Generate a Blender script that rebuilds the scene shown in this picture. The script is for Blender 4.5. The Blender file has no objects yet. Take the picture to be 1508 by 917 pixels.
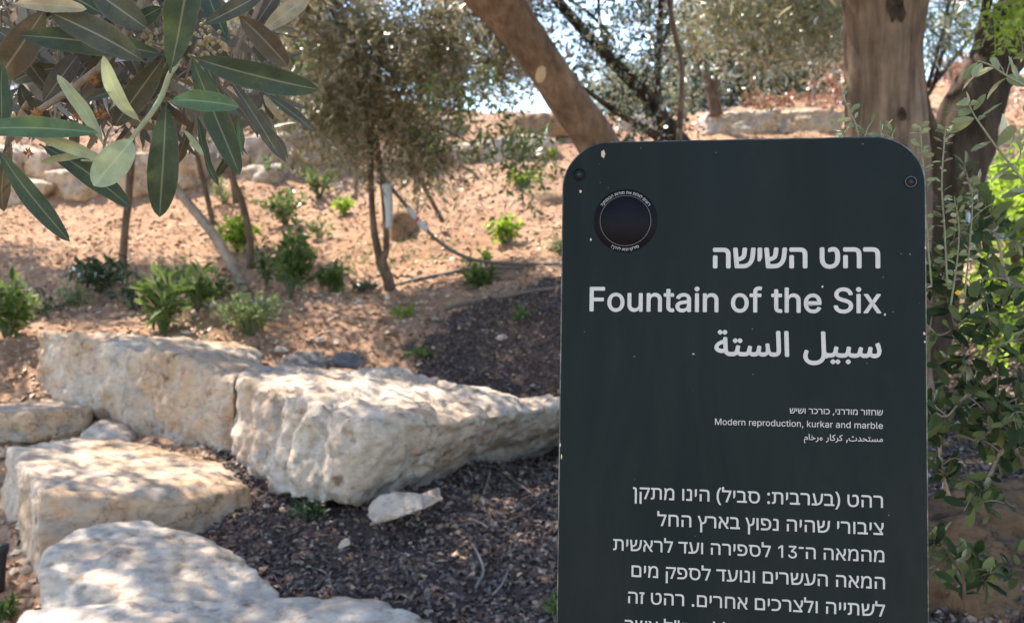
import bpy, bmesh, math, random
import numpy as np
from mathutils import Vector, Matrix
S = bpy.context.scene
COL = S.collection
R = math.radians

# ------------------------------------------------------------------ camera, sky, sun, exposure
PITCH = -2.5
CAMZ = 1.45
FPX = 35.0 / 36.0 * 1508.0
cam_d = bpy.data.cameras.new('camera')
cam = bpy.data.objects.new('camera', cam_d)
COL.objects.link(cam)
cam.location = (0, 0, CAMZ)
cam.rotation_euler = (R(90 + PITCH), 0, 0)
cam_d.lens = 35
cam_d.sensor_width = 36
cam_d.clip_start = 0.02
cam_d.clip_end = 2000
cam_d.dof.use_dof = True
cam_d.dof.focus_distance = 0.97
cam_d.dof.aperture_fstop = 11
S.camera = cam

SUN_TO = Vector((-0.46, 0.50, 1.0)).normalized()      # towards the sun: high, behind the hill and to the left
w = bpy.data.worlds.new('World')
S.world = w
w.use_nodes = True
wn = w.node_tree
wn.nodes.clear()
w_out = wn.nodes.new('ShaderNodeOutputWorld')
w_bg = wn.nodes.new('ShaderNodeBackground')
w_sky = wn.nodes.new('ShaderNodeTexSky')
w_sky.sky_type = 'NISHITA'
w_sky.sun_disc = False
w_sky.sun_elevation = math.asin(SUN_TO.z)
w_sky.sun_rotation = math.atan2(SUN_TO.x, SUN_TO.y)
w_sky.air_density = 1.0
w_sky.dust_density = 0.1
w_sky.ozone_density = 1.5
w_bg.inputs['Strength'].default_value = 0.145
wn.links.new(w_sky.outputs[0], w_bg.inputs[0])
wn.links.new(w_bg.outputs[0], w_out.inputs[0])

sun_d = bpy.data.lights.new('sun', 'SUN')
sun_d.energy = 3.7
sun_d.angle = R(0.55)
sun_d.color = (1.0, 0.93, 0.82)
sun = bpy.data.objects.new('sun', sun_d)
COL.objects.link(sun)
sun.rotation_euler = (-SUN_TO).to_track_quat('-Z', 'Y').to_euler()

S.view_settings.view_transform = 'Standard'
S.view_settings.look = 'None'
S.view_settings.gamma = 1
S.view_settings.use_curve_mapping = False
S.view_settings.exposure = 1.95
S.view_settings.use_white_balance = True
S.view_settings.white_balance_temperature = 7000
S.view_settings.white_balance_tint = 10
S.cycles.max_bounces = 6
S.cycles.diffuse_bounces = 3
S.cycles.transmission_bounces = 4
S.cycles.use_denoising = True

# ------------------------------------------------------------------ helpers
_c, _s = math.cos(R(PITCH)), math.sin(R(PITCH))
def ray(px, py):
    u, v = (px - 754.0) / FPX, (458.5 - py) / FPX
    return np.array((u, _c - v * _s, _s + v * _c))
def P(px, py, Y):
    """the point at forward distance Y that the photograph shows at pixel (px, py)"""
    d = ray(px, py)
    return np.array((0, 0, CAMZ)) + d * (Y / d[1])
def m_at(Y):
    """metres per photograph pixel at forward distance Y"""
    return Y / FPX

def tag(o, label=None, cat=None, group=None, kind=None):
    if label: o['label'] = label
    if cat: o['category'] = cat
    if group: o['group'] = group
    if kind: o['kind'] = kind
    return o
def empty(name, loc, label=None, cat=None, group=None):
    o = bpy.data.objects.new(name, None)
    o.empty_display_size = 0.1
    COL.objects.link(o)
    o.location = tuple(float(c) for c in loc)
    return tag(o, label, cat, group)
def world_loc(o):
    v = o.location.copy()
    if o.parent is not None: v = world_loc(o.parent) + o.matrix_parent_inverse.translation + v
    return v
def link(name, me, mat=None, parent=None):
    o = bpy.data.objects.new(name, me)
    COL.objects.link(o)
    if mat is not None: me.materials.append(mat)
    if parent is not None:
        o.parent = parent
        o.matrix_parent_inverse = Matrix.Translation(-world_loc(parent))
    return o
def mesh_np(name, V, F, mat=None, parent=None, smooth=True, uv=None):
    """V (n,3), F (m,k) all faces with the same corner count"""
    V = np.ascontiguousarray(V, dtype=np.float32)
    F = np.ascontiguousarray(F, dtype=np.int32)
    me = bpy.data.meshes.new(name)
    me.vertices.add(len(V)); me.vertices.foreach_set('co', V.ravel())
    k = F.shape[1]
    me.loops.add(F.size); me.loops.foreach_set('vertex_index', F.ravel())
    me.polygons.add(len(F))
    me.polygons.foreach_set('loop_start', np.arange(0, F.size, k, dtype=np.int32))
    me.polygons.foreach_set('loop_total', np.full(len(F), k, dtype=np.int32))
    if smooth: me.polygons.foreach_set('use_smooth', np.ones(len(F), dtype=bool))
    me.update(calc_edges=True)
    if uv is not None:
        l = me.uv_layers.new(name='UVMap')
        l.data.foreach_set('uv', np.ascontiguousarray(uv[F.ravel()], dtype=np.float32).ravel())
    me.validate()
    return link(name, me, mat, parent)
def join_np(parts):
    Vs, Fs, n = [], [], 0
    for V, F in parts:
        Vs.append(V); Fs.append(np.asarray(F) + n); n += len(V)
    return np.concatenate(Vs), np.concatenate(Fs)
def nrm(a): return a / np.maximum(np.linalg.norm(a, axis=-1, keepdims=True), 1e-9)

# vectorised value noise
def _hash(ix, iy, iz, seed):
    h = (ix.astype(np.int64) * 374761393 + iy.astype(np.int64) * 668265263 + iz.astype(np.int64) * 2147483647 + seed * 974711) & 0xFFFFFFFF
    h = ((h ^ (h >> 13)) * 1274126177) & 0xFFFFFFFF
    h = h ^ (h >> 16)
    return (h & 0xFFFF) / 32767.5 - 1.0
def vnoise(p, seed=0):
    i = np.floor(p); f = p - i
    f = f * f * f * (f * (f * 6 - 15) + 10)
    x, y, z = i[:, 0], i[:, 1], i[:, 2]
    r = 0
    for dx in (0, 1):
        for dy in (0, 1):
            for dz in (0, 1):
                wgt = (f[:, 0] if dx else 1 - f[:, 0]) * (f[:, 1] if dy else 1 - f[:, 1]) * (f[:, 2] if dz else 1 - f[:, 2])
                r = r + wgt * _hash(x + dx, y + dy, z + dz, seed)
    return r
def fbm(p, seed=0, octv=4, gain=0.5):
    a, r, q = 1.0, 0, np.asarray(p, float)
    for k in range(octv):
        r = r + a * vnoise(q, seed + k); a *= gain; q = q * 2.03 + 11.7
    return r

# ------------------------------------------------------------------ materials
def new_mat(name):
    m = bpy.data.materials.new(name); m.use_nodes = True
    nt = m.node_tree; b = nt.nodes['Principled BSDF']
    return m, nt, b
def ramp(nt, stops):
    r = nt.nodes.new('ShaderNodeValToRGB')
    e = r.color_ramp.elements
    while len(e) < len(stops): e.new(0.5)
    for k, (p, c) in enumerate(stops):
        e[k].position = p; e[k].color = (*c, 1) if len(c) == 3 else c
    return r
def noise(nt, scale, detail=6, rough=0.55, vec=None, dist=0.0):
    n = nt.nodes.new('ShaderNodeTexNoise')
    n.inputs['Scale'].default_value = scale; n.inputs['Detail'].default_value = detail
    n.inputs['Roughness'].default_value = rough; n.inputs['Distortion'].default_value = dist
    if vec is not None: nt.links.new(vec, n.inputs['Vector'])
    return n
def objco(nt, scale=(1, 1, 1)):
    t = nt.nodes.new('ShaderNodeTexCoord')
    mp = nt.nodes.new('ShaderNodeMapping'); mp.inputs['Scale'].default_value = scale
    nt.links.new(t.outputs['Object'], mp.inputs['Vector'])
    return mp.outputs[0]
def mixc(nt, fac, a, b, mode='MIX'):
    m = nt.nodes.new('ShaderNodeMix'); m.data_type = 'RGBA'; m.blend_type = mode
    for sock, v in ((m.inputs[0], fac), (m.inputs[6], a), (m.inputs[7], b)):
        if hasattr(v, 'is_linked') or isinstance(v, bpy.types.NodeSocket): nt.links.new(v, sock)
        elif isinstance(v, (int, float)): sock.default_value = v
        else: sock.default_value = (*v, 1)
    return m.outputs[2]
def bump(nt, b, h, strength=0.5, dist=0.01, prev=None):
    n = nt.nodes.new('ShaderNodeBump'); n.inputs['Strength'].default_value = strength; n.inputs['Distance'].default_value = dist
    nt.links.new(h, n.inputs['Height'])
    if prev is not None: nt.links.new(prev, n.inputs['Normal'])
    nt.links.new(n.outputs[0], b.inputs['Normal'])
    return n.outputs[0]
def island(nt):
    g = nt.nodes.new('ShaderNodeNewGeometry'); return g

def two_sided(nt, b, g):
    """same gloss on both faces of a thin leaf"""
    mr = nt.nodes.new('ShaderNodeMapRange'); nt.links.new(g.outputs['Backfacing'], mr.inputs[0])
    mr.inputs[3].default_value = 1.45; mr.inputs[4].default_value = 1 / 1.45
    nt.links.new(mr.outputs[0], b.inputs['IOR'])
def leaf_mat(name, cols, back=None, trans=0.25, rough=0.5, spec=0.4, tcol=None):
    m, nt, b = new_mat(name)
    g = island(nt)
    n = len(cols)
    r = ramp(nt, [(k / max(n - 1, 1), c) for k, c in enumerate(cols)])
    nt.links.new(g.outputs['Random Per Island'], r.inputs[0])
    col = r.outputs[0]
    if back is not None:
        col = mixc(nt, g.outputs['Backfacing'], col, back)
    nt.links.new(col, b.inputs['Base Color'])
    b.inputs['Roughness'].default_value = rough
    b.inputs['Specular IOR Level'].default_value = spec
    two_sided(nt, b, g)
    t = nt.nodes.new('ShaderNodeBsdfTranslucent')
    if tcol is None: tcol = tuple(min(1, c * 1.6) for c in cols[len(cols) // 2])
    t.inputs[0].default_value = (tcol[0], tcol[1], tcol[2], 1)
    mx = nt.nodes.new('ShaderNodeMixShader'); mx.inputs[0].default_value = trans
    nt.links.new(b.outputs[0], mx.inputs[1]); nt.links.new(t.outputs[0], mx.inputs[2])
    nt.links.new(mx.outputs[0], nt.nodes['Material Output'].inputs[0])
    return m
def bark_mat(name, c1, c2, c3, sc=14.0, stretch=0.25):
    m, nt, b = new_mat(name)
    v = objco(nt, (1, 1, stretch))
    n1 = noise(nt, sc, 8, 0.65, v, 0.4)
    n2 = noise(nt, sc * 0.25, 4, 0.6, objco(nt))
    r = ramp(nt, [(0.28, c1), (0.5, c2), (0.72, c3)])
    nt.links.new(n1.outputs[0], r.inputs[0])
    r2 = ramp(nt, [(0.35, (0.7, 0.68, 0.66)), (0.65, (1.15, 1.1, 1.05))])
    nt.links.new(n2.outputs[0], r2.inputs[0])
    nt.links.new(mixc(nt, 1.0, r.outputs[0], r2.outputs[0], 'MULTIPLY'), b.inputs['Base Color'])
    b.inputs['Roughness'].default_value = 0.9
    b.inputs['Specular IOR Level'].default_value = 0.2
    n3 = noise(nt, sc * 2.2, 8, 0.7, v, 0.3)
    p = bump(nt, b, n1.outputs[0], 0.9, 0.02)
    bump(nt, b, n3.outputs[0], 0.6, 0.008, p)
    return m
def stone_mat(name, base, warm, grey, warm_amt=0.5):
    m, nt, b = new_mat(name)
    v = objco(nt)
    nb = noise(nt, 2.6, 5, 0.6, v, 0.6)
    nf = noise(nt, 22, 10, 0.7, objco(nt, (1, 1, 2.2)), 0.3)
    ng = noise(nt, 5.5, 8, 0.65, v, 1.2)
    r1 = ramp(nt, [(0.5 - 0.22 * warm_amt, (0, 0, 0)), (0.68 - 0.1 * warm_amt, (1, 1, 1))])
    nt.links.new(nb.outputs[0], r1.inputs[0])
    c = mixc(nt, r1.outputs[0], base, warm)
    r2 = ramp(nt, [(0.52, (0, 0, 0)), (0.68, (1, 1, 1))])
    nt.links.new(ng.outputs[0], r2.inputs[0])
    c = mixc(nt, r2.outputs[0], c, grey)
    r3 = ramp(nt, [(0.3, (0.55, 0.5, 0.45)), (0.5, (1, 1, 1)), (0.75, (1.12, 1.1, 1.08))])
    nt.links.new(nf.outputs[0], r3.inputs[0])
    c = mixc(nt, 0.85, c, r3.outputs[0], 'MULTIPLY')
    vr = nt.nodes.new('ShaderNodeTexVoronoi'); vr.feature = 'DISTANCE_TO_EDGE'; vr.inputs['Scale'].default_value = 4.5
    nv_ = noise(nt, 7, 5, 0.7, v); av = nt.nodes.new('ShaderNodeVectorMath'); av.operation = 'MULTIPLY_ADD'
    nt.links.new(nv_.outputs['Color'], av.inputs[0]); av.inputs[1].default_value = (0.35, 0.35, 0.2); nt.links.new(v, av.inputs[2])
    nt.links.new(av.outputs[0], vr.inputs['Vector'])
    r5 = ramp(nt, [(0.0, (0.38, 0.31, 0.25)), (0.022, (1, 1, 1))]); nt.links.new(vr.outputs['Distance'], r5.inputs[0])
    nk = noise(nt, 3.1, 3, 0.5, v); rk = ramp(nt, [(0.5, (0, 0, 0)), (0.6, (0.9, 0.9, 0.9))]); nt.links.new(nk.outputs[0], rk.inputs[0])
    c = mixc(nt, rk.outputs[0], c, mixc(nt, 1.0, c, r5.outputs[0], 'MULTIPLY'))
    nst = noise(nt, 9, 6, 0.65, objco(nt, (1, 1, 0.18)), 0.8)
    r6 = ramp(nt, [(0.3, (0.62, 0.57, 0.52)), (0.48, (1, 1, 1)), (0.7, (1.08, 1.06, 1.02))]); nt.links.new(nst.outputs[0], r6.inputs[0])
    c = mixc(nt, 0.8, c, r6.outputs[0], 'MULTIPLY')
    # dark pits
    vo = nt.nodes.new('ShaderNodeTexNoise'); vo.inputs['Scale'].default_value = 13; vo.inputs['Detail'].default_value = 3
    nt.links.new(v, vo.inputs['Vector'])
    r4 = ramp(nt, [(0.28, (0.42, 0.35, 0.29)), (0.38, (1, 1, 1))])
    nt.links.new(vo.outputs[0], r4.inputs[0])
    c = mixc(nt, 0.9, c, r4.outputs[0], 'MULTIPLY')
    nt.links.new(c, b.inputs['Base Color'])
    b.inputs['Roughness'].default_value = 0.92
    b.inputs['Specular IOR Level'].default_value = 0.15
    p = bump(nt, b, nf.outputs[0], 0.8, 0.02)
    p = bump(nt, b, vo.outputs[0], 0.5, 0.03, p)
    bump(nt, b, ng.outputs[0], 0.4, 0.03, p)
    return m
def plain_mat(name, col, rough=0.6, spec=0.3, var=0.15, sc=20, bm=0.2):
    m, nt, b = new_mat(name)
    n = noise(nt, sc, 6, 0.6, objco(nt))
    r = ramp(nt, [(0.3, tuple(c * (1 - var) for c in col)), (0.7, tuple(c * (1 + var) for c in col))])
    nt.links.new(n.outputs[0], r.inputs[0]); nt.links.new(r.outputs[0], b.inputs['Base Color'])
    b.inputs['Roughness'].default_value = rough; b.inputs['Specular IOR Level'].default_value = spec
    if bm: bump(nt, b, n.outputs[0], bm, 0.004)
    return m
def island_mat(name, cols, rough=0.9, spec=0.15):
    m, nt, b = new_mat(name)
    g = island(nt)
    r = ramp(nt, [(k / (len(cols) - 1), c) for k, c in enumerate(cols)])
    nt.links.new(g.outputs['Random Per Island'], r.inputs[0]); nt.links.new(r.outputs[0], b.inputs['Base Color'])
    b.inputs['Roughness'].default_value = rough; b.inputs['Specular IOR Level'].default_value = spec
    return m

M = {}
M['olive'] = leaf_mat('olive_leaf', [(0.065, 0.075, 0.032), (0.125, 0.128, 0.06), (0.185, 0.17, 0.1), (0.25, 0.225, 0.15)], (0.25, 0.23, 0.165), 0.33, 0.6, 0.3)
M['olive_lit'] = leaf_mat('olive_leaf_yellowish', [(0.07, 0.085, 0.03), (0.12, 0.13, 0.05), (0.17, 0.165, 0.075)], (0.19, 0.18, 0.11), 0.3, 0.55, 0.4)
M['green'] = leaf_mat('green_leaf', [(0.03, 0.055, 0.015), (0.055, 0.1, 0.022), (0.085, 0.135, 0.03), (0.12, 0.16, 0.05)], None, 0.3, 0.6, 0.25)
M['lime'] = leaf_mat('lime_leaf', [(0.06, 0.10, 0.015), (0.13, 0.2, 0.03), (0.22, 0.28, 0.06), (0.32, 0.37, 0.1)], None, 0.4, 0.75, 0.15, (0.4, 0.6, 0.06))
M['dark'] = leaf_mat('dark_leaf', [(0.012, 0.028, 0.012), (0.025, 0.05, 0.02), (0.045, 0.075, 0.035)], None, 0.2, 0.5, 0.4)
M['bluegreen'] = leaf_mat('blue_green_leaf', [(0.025, 0.05, 0.035), (0.045, 0.075, 0.05), (0.08, 0.11, 0.07)], None, 0.2, 0.6, 0.3)
M['pine'] = leaf_mat('pine_needles', [(0.03, 0.06, 0.025), (0.06, 0.095, 0.04), (0.1, 0.13, 0.06)], None, 0.25, 0.6, 0.3)
M['grey_green'] = leaf_mat('grey_green_leaf', [(0.1, 0.13, 0.075), (0.16, 0.19, 0.11), (0.22, 0.25, 0.15)], None, 0.25, 0.7, 0.2)
M['bush'] = leaf_mat('pale_bush_leaf', [(0.09, 0.13, 0.04), (0.15, 0.2, 0.07), (0.22, 0.26, 0.11)], None, 0.3, 0.6, 0.3)
M['red'] = leaf_mat('russet_leaf', [(0.22, 0.09, 0.045), (0.3, 0.15, 0.09), (0.2, 0.12, 0.07)], None, 0.2, 0.7, 0.2)
M['shrub'] = leaf_mat('shrub_leaf', [(0.012, 0.028, 0.01), (0.02, 0.04, 0.012), (0.035, 0.055, 0.018), (0.09, 0.115, 0.035), (0.15, 0.165, 0.055)], (0.1, 0.115, 0.05), 0.32, 0.6, 0.25)
M['sprig'] = leaf_mat('sprig_leaf', [(0.13, 0.16, 0.07), (0.19, 0.21, 0.1), (0.25, 0.26, 0.14)], None, 0.25, 0.6, 0.3)
M['dry'] = leaf_mat('dry_grass', [(0.3, 0.23, 0.1), (0.4, 0.31, 0.13), (0.35, 0.3, 0.16)], None, 0.2, 0.8, 0.1)
M['branch_leaf'] = leaf_mat('small_branch_leaf', [(0.035, 0.036, 0.024), (0.065, 0.055, 0.038), (0.1, 0.085, 0.06), (0.15, 0.13, 0.095), (0.065, 0.062, 0.042)], (0.115, 0.1, 0.075), 0.15, 0.55, 0.4)
M['bark_brown'] = bark_mat('leaning_bark', (0.075, 0.048, 0.035), (0.16, 0.105, 0.075), (0.25, 0.17, 0.125), 20, 0.5)
M['bark_grey'] = bark_mat('grey_bark', (0.06, 0.042, 0.032), (0.155, 0.112, 0.086), (0.25, 0.185, 0.145), 34, 0.1)
M['bark_dark'] = bark_mat('dark_bark', (0.014, 0.010, 0.008), (0.042, 0.031, 0.025), (0.095, 0.072, 0.058), 16, 0.2)
M['bark_thin'] = bark_mat('thin_bark', (0.07, 0.05, 0.04), (0.14, 0.1, 0.08), (0.22, 0.17, 0.13), 30, 0.3)
M['bark_pale'] = bark_mat('pale_bark', (0.2, 0.16, 0.14), (0.3, 0.25, 0.22), (0.4, 0.34, 0.3), 30, 0.3)
M['stone'] = stone_mat('limestone', (0.53, 0.445, 0.37), (0.46, 0.315, 0.21), (0.31, 0.29, 0.28), 0.7)
M['stone_pale'] = stone_mat('pale_limestone', (0.54, 0.465, 0.4), (0.45, 0.335, 0.25), (0.32, 0.305, 0.295), 0.45)
M['stone_grey'] = stone_mat('grey_stone', (0.13, 0.125, 0.13), (0.2, 0.17, 0.15), (0.08, 0.08, 0.085), 0.2)
M['stone_brown'] = stone_mat('brown_stone', (0.25, 0.16, 0.1), (0.32, 0.21, 0.13), (0.16, 0.11, 0.08), 0.5)
M['earth_rock'] = stone_mat('earth_brown_rock', (0.12, 0.074, 0.045), (0.16, 0.097, 0.056), (0.06, 0.041, 0.03), 0.4)
M['hose'] = plain_mat('dusty_hose', (0.11, 0.088, 0.078), 0.6, 0.4)
M['white_plastic'] = plain_mat('white_plastic', (0.36, 0.385, 0.43), 0.5, 0.4, 0.15)
M['red_tape'] = plain_mat('red_tape', (0.5, 0.04, 0.03), 0.5, 0.4)
M['black'] = plain_mat('black_rubber', (0.012, 0.012, 0.014), 0.5, 0.4)

# ------------------------------------------------------------------ terrain
CP = [(700,900,2.6),(545,755,3.12),(684,688,3.9),(822,656,4.5),(760,780,3.1),(330,700,3.55),(800,480,5.2),(640,470,5.6),(572,428,6.5),(300,480,5.4),(100,470,5.8),(0,500,5.2),(30,580,4.7),
      (-200,520,5.0),(-300,400,7),(350,420,6.8),(180,400,7.0),(20,340,8.2),(-300,340,8.2),(800,330,7.8),(640,320,8.0),(0,290,9.0),(-400,290,9.0),(600,262,9.3),(800,232,10.0),(450,240,9.6),
      (0,222,9.6),(450,200,10.1),(800,205,10.5),(740,170,13.5),(450,158,12.5),(150,160,12.5),(-300,160,12.5),(1000,190,11.5),(1100,170,13.0),(1150,150,15.5),
      (1400,135,13.5),(1400,118,16.0),(1800,110,15.0),(1400,300,7.0),(1700,300,7.0),(1440,560,4.0),(1800,560,4.0),(1440,690,2.9),(1490,860,2.1),(1100,500,4.7),(1100,300,8.0),(1250,420,5.6)]
pts = [P(*c) for c in CP]
pts += [np.array(c) for c in ((0,0,0),(-2,0,-.15),(2,0,.15),(-3.5,2,.2),(3,2,.75),(0,1,.22),(.6,1,.27),(-1.3,2.4,.42),(-2.2,2.9,.5),(-0.8,2.2,.45),(0,-4,-.7),(-6,-4,-.9),(6,-4,-.5),(-6,3,.4),(6,3,1.1),
        (-14,20,3.2),(0,20,3.3),(14,20,4.3),(-30,40,2.0),(0,40,2.0),(30,40,2.4),(-14,8,1.9),(14,8,2.6),(-25,15,3.4),(25,15,4.2))]
pts = np.array(pts)
def _tps(r): return np.where(r > 1e-9, r * r * np.log(np.maximum(r, 1e-9)), 0.0)
_n = len(pts)
_A = np.zeros((_n + 3, _n + 3)); _b = np.zeros(_n + 3)
_A[:_n, :_n] = _tps(np.hypot(pts[:, None, 0] - pts[None, :, 0], pts[:, None, 1] - pts[None, :, 1])) + np.eye(_n) * 0.05
_A[:_n, _n] = 1; _A[:_n, _n + 1] = pts[:, 0]; _A[:_n, _n + 2] = pts[:, 1]
_A[_n:, :_n] = _A[:_n, _n:].T
_b[:_n] = pts[:, 2]
_wt = np.linalg.solve(_A, _b)
def ground_base(x, y):
    x = np.atleast_1d(np.asarray(x, float)); y = np.atleast_1d(np.asarray(y, float))
    out = np.empty(len(x))
    for i in range(0, len(x), 20000):
        xs, ys = x[i:i + 20000], np.minimum(y[i:i + 20000], 40)
        xs = np.clip(xs, -30, 30)
        out[i:i + 20000] = _tps(np.hypot(xs[:, None] - pts[None, :, 0], ys[:, None] - pts[None, :, 1])) @ _wt[:_n] + _wt[_n] + _wt[_n + 1] * xs + _wt[_n + 2] * ys
    far = np.clip((y - 22) / 30.0, 0, 1)
    return out * (1 - far) + (1.5 - 0.02 * (y - 22)) * far
def ground_z(x, y):
    x = np.atleast_1d(np.asarray(x, float)); y = np.atleast_1d(np.asarray(y, float))
    z = ground_base(x, y)
    p = np.stack((x, y, z * 0), 1)
    return z + 0.035 * fbm(p * 1.6, 3, 3) + 0.016 * fbm(p * 6.0, 9, 3) + 0.008 * fbm(p * 22.0, 19, 2)
def G(x, y): return float(ground_z(x, y)[0])
def hit(px, py, Y):
    """forward distance at which the sight line through a pixel meets the ground, near the guess Y"""
    ys = np.linspace(max(1.2, Y * 0.6), Y * 1.6 + 1, 500)
    d = ray(px, py); k = ys / d[1]
    over = CAMZ + d[2] * k - ground_z(d[0] * k, ys)
    c = np.nonzero((over[:-1] > 0) & (over[1:] <= 0))[0]
    if not len(c): return Y
    return float(ys[c[np.argmin(np.abs(ys[c] - Y))]])
def on_ground(px, py, Y, snap=True):
    if snap: Y = hit(px, py, Y)
    p = P(px, py, Y); p[2] = G(p[0], p[1]); return p
MULCH = [P(*c)[:2] for c in ((205,765,2.85),(300,665,3.6),(400,575,4.2),(600,530,4.8),(650,472,5.6),(822,430,6.0),(1100,420,6.0),(1500,470,5.0),(1700,500,5.0))] + [np.array(c) for c in ((3.2,2.2),(3.0,0.3),(0.0,0.6),(-0.35,1.9),(-0.62,2.45))]
def in_poly(x, y, poly):
    r = np.zeros(len(x), bool); n = len(poly)
    for i in range(n):
        x0, y0 = poly[i]; x1, y1 = poly[(i + 1) % n]
        if y0 == y1: continue
        c = ((y0 > y) != (y1 > y)) & (x < (x1 - x0) * (y - y0) / (y1 - y0) + x0)
        r ^= c
    return r
ny, nx = 460, 400
tt = np.linspace(0, 1, ny)
yy = -6 + 8 * tt / 0.15
yy = np.where(tt < 0.15, -6 + (tt / 0.15) * 7.5, 1.5 + 20 * ((tt - 0.15) / 0.75) ** 1.5)
yy = np.where(tt > 0.90, 21.5 + ((tt - 0.90) / 0.10) ** 2.2 * 600, yy)
uu = np.linspace(-1, 1, nx); uu = np.sign(uu) * np.abs(uu) ** 1.25
XX = uu[None, :] * (5 + 1.0 * np.maximum(yy, 0))[:, None]
YY = np.repeat(yy[:, None], nx, 1)
gx, gy = XX.ravel(), YY.ravel()
gz = ground_z(gx, gy)
V = np.stack((gx, gy, gz), 1)
idx = np.arange(ny * nx).reshape(ny, nx)
F = np.stack((idx[:-1, :-1], idx[:-1, 1:], idx[1:, 1:], idx[1:, :-1]), -1).reshape(-1, 4)
m, nt, b = new_mat('hillside_soil')
v = objco(nt)
n1 = noise(nt, 1.3, 6, 0.6, v); n2 = noise(nt, 9, 8, 0.65, v); n3 = noise(nt, 60, 6, 0.7, v)
r1 = ramp(nt, [(0.3, (0.29, 0.172, 0.11)), (0.55, (0.395, 0.24, 0.158)), (0.75, (0.45, 0.305, 0.21))]); nt.links.new(n1.outputs[0], r1.inputs[0])
r2 = ramp(nt, [(0.3, (0.62, 0.58, 0.55)), (0.5, (1, 1, 1)), (0.75, (1.2, 1.2, 1.18))]); nt.links.new(n2.outputs[0], r2.inputs[0])
r3 = ramp(nt, [(0.3, (0.6, 0.57, 0.55)), (0.5, (1, 1, 1)), (0.7, (1.2, 1.2, 1.2))]); nt.links.new(n3.outputs[0], r3.inputs[0])
soil = mixc(nt, 1, mixc(nt, 1, r1.outputs[0], r2.outputs[0], 'MULTIPLY'), r3.outputs[0], 'MULTIPLY')
rm = ramp(nt, [(0.3, (0.035, 0.022, 0.02)), (0.5, (0.085, 0.06, 0.055)), (0.7, (0.16, 0.115, 0.095))]); nt.links.new(n3.outputs[0], rm.inputs[0])
at = nt.nodes.new('ShaderNodeAttribute'); at.attribute_name = 'mulch'
nt.links.new(mixc(nt, at.outputs['Fac'], soil, rm.outputs[0]), b.inputs['Base Color'])
b.inputs['Roughness'].default_value = 0.95; b.inputs['Specular IOR Level'].default_value = 0.1
pb = bump(nt, b, n2.outputs[0], 0.6, 0.05); bump(nt, b, n3.outputs[0], 0.8, 0.015, pb)
M['soil'] = m
ground = mesh_np('ground', V, F, m)
ground['kind'] = 'structure'
mk = np.zeros(len(gx))
jx = gx + 0.12 * fbm(np.stack((gx * 5, gy * 5, gx * 0), 1), 31, 3); jy = gy + 0.14 * fbm(np.stack((gx * 5, gy * 5, gx * 0), 1), 57, 3)
mk[:] = in_poly(jx, jy, MULCH)
a = ground.data.attributes.new('mulch', 'FLOAT', 'POINT'); a.data.foreach_set('value', mk.astype(np.float32))

# ------------------------------------------------------------------ shape builders
def catmull(p, n):
    p = np.asarray(p, float)
    q = np.vstack((2 * p[0] - p[1], p, 2 * p[-1] - p[-2]))
    out = []
    segs = len(p) - 1
    for t in np.linspace(0, segs - 1e-6, n):
        i = int(t); f = t - i
        a0, a1, a2, a3 = q[i], q[i + 1], q[i + 2], q[i + 3]
        out.append(0.5 * ((2 * a1) + (-a0 + a2) * f + (2 * a0 - 5 * a1 + 4 * a2 - a3) * f * f + (-a0 + 3 * a1 - 3 * a2 + a3) * f ** 3))
    return np.array(out)
def tube(path, radii, n=24, sides=12, rough=0.0, rsc=8.0, seed=0, raw=False):
    pr = np.column_stack((np.asarray(path, float), np.asarray(radii, float)))
    q = catmull(pr, n) if not raw else pr
    c, r = q[:, :3], np.maximum(q[:, 3], 0.0005)
    t = nrm(np.gradient(c, axis=0))
    up = np.array((0, 1, 0.0)) if abs(t[0][1]) < 0.9 else np.array((1.0, 0, 0))
    a = nrm(np.cross(up, t)); bb = np.cross(t, a)
    an = np.linspace(0, 2 * np.pi, sides, endpoint=False)
    d = a[:, None, :] * np.cos(an)[None, :, None] + bb[:, None, :] * np.sin(an)[None, :, None]
    base = c[:, None, :] + d * r[:, None, None]
    if rough:
        k = fbm((base * np.array((1, 1, 0.35)) * rsc).reshape(-1, 3), seed, 4).reshape(base.shape[:2])
        base = c[:, None, :] + d * (r[:, None] * (1 + rough * k))[:, :, None]
    Vt = base.reshape(-1, 3); nn = len(c)
    ii = np.arange(nn * sides).reshape(nn, sides)
    jj = np.roll(ii, -1, 1)
    Ft = np.stack((ii[:-1], jj[:-1], jj[1:], ii[1:]), -1).reshape(-1, 4)
    Vt = np.vstack((Vt, c[0], c[-1]))
    k0, k1 = len(Vt) - 2, len(Vt) - 1
    ev = np.arange(0, sides - sides % 2, 2)
    def fan_(k_, ring, flip):
        a0, a1, a2 = ring[ev], ring[(ev + 1) % sides], ring[(ev + 2) % sides]
        kk = np.full(len(ev), k_)
        return np.stack((kk, a2, a1, a0) if flip else (kk, a0, a1, a2), -1)
    cap0, cap1 = fan_(k0, ii[0], True), fan_(k1, ii[-1], False)
    return Vt, np.vstack((Ft, cap0, cap1))
def ptube(pp, widths, **k):
    """tube through pixel points (px,py,Y) with widths in pixels"""
    path = [P(*c) for c in pp]
    rad = [0.5 * wd * m_at(c[2]) for wd, c in zip(widths, pp)]
    return tube(path, rad, **k)

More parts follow.
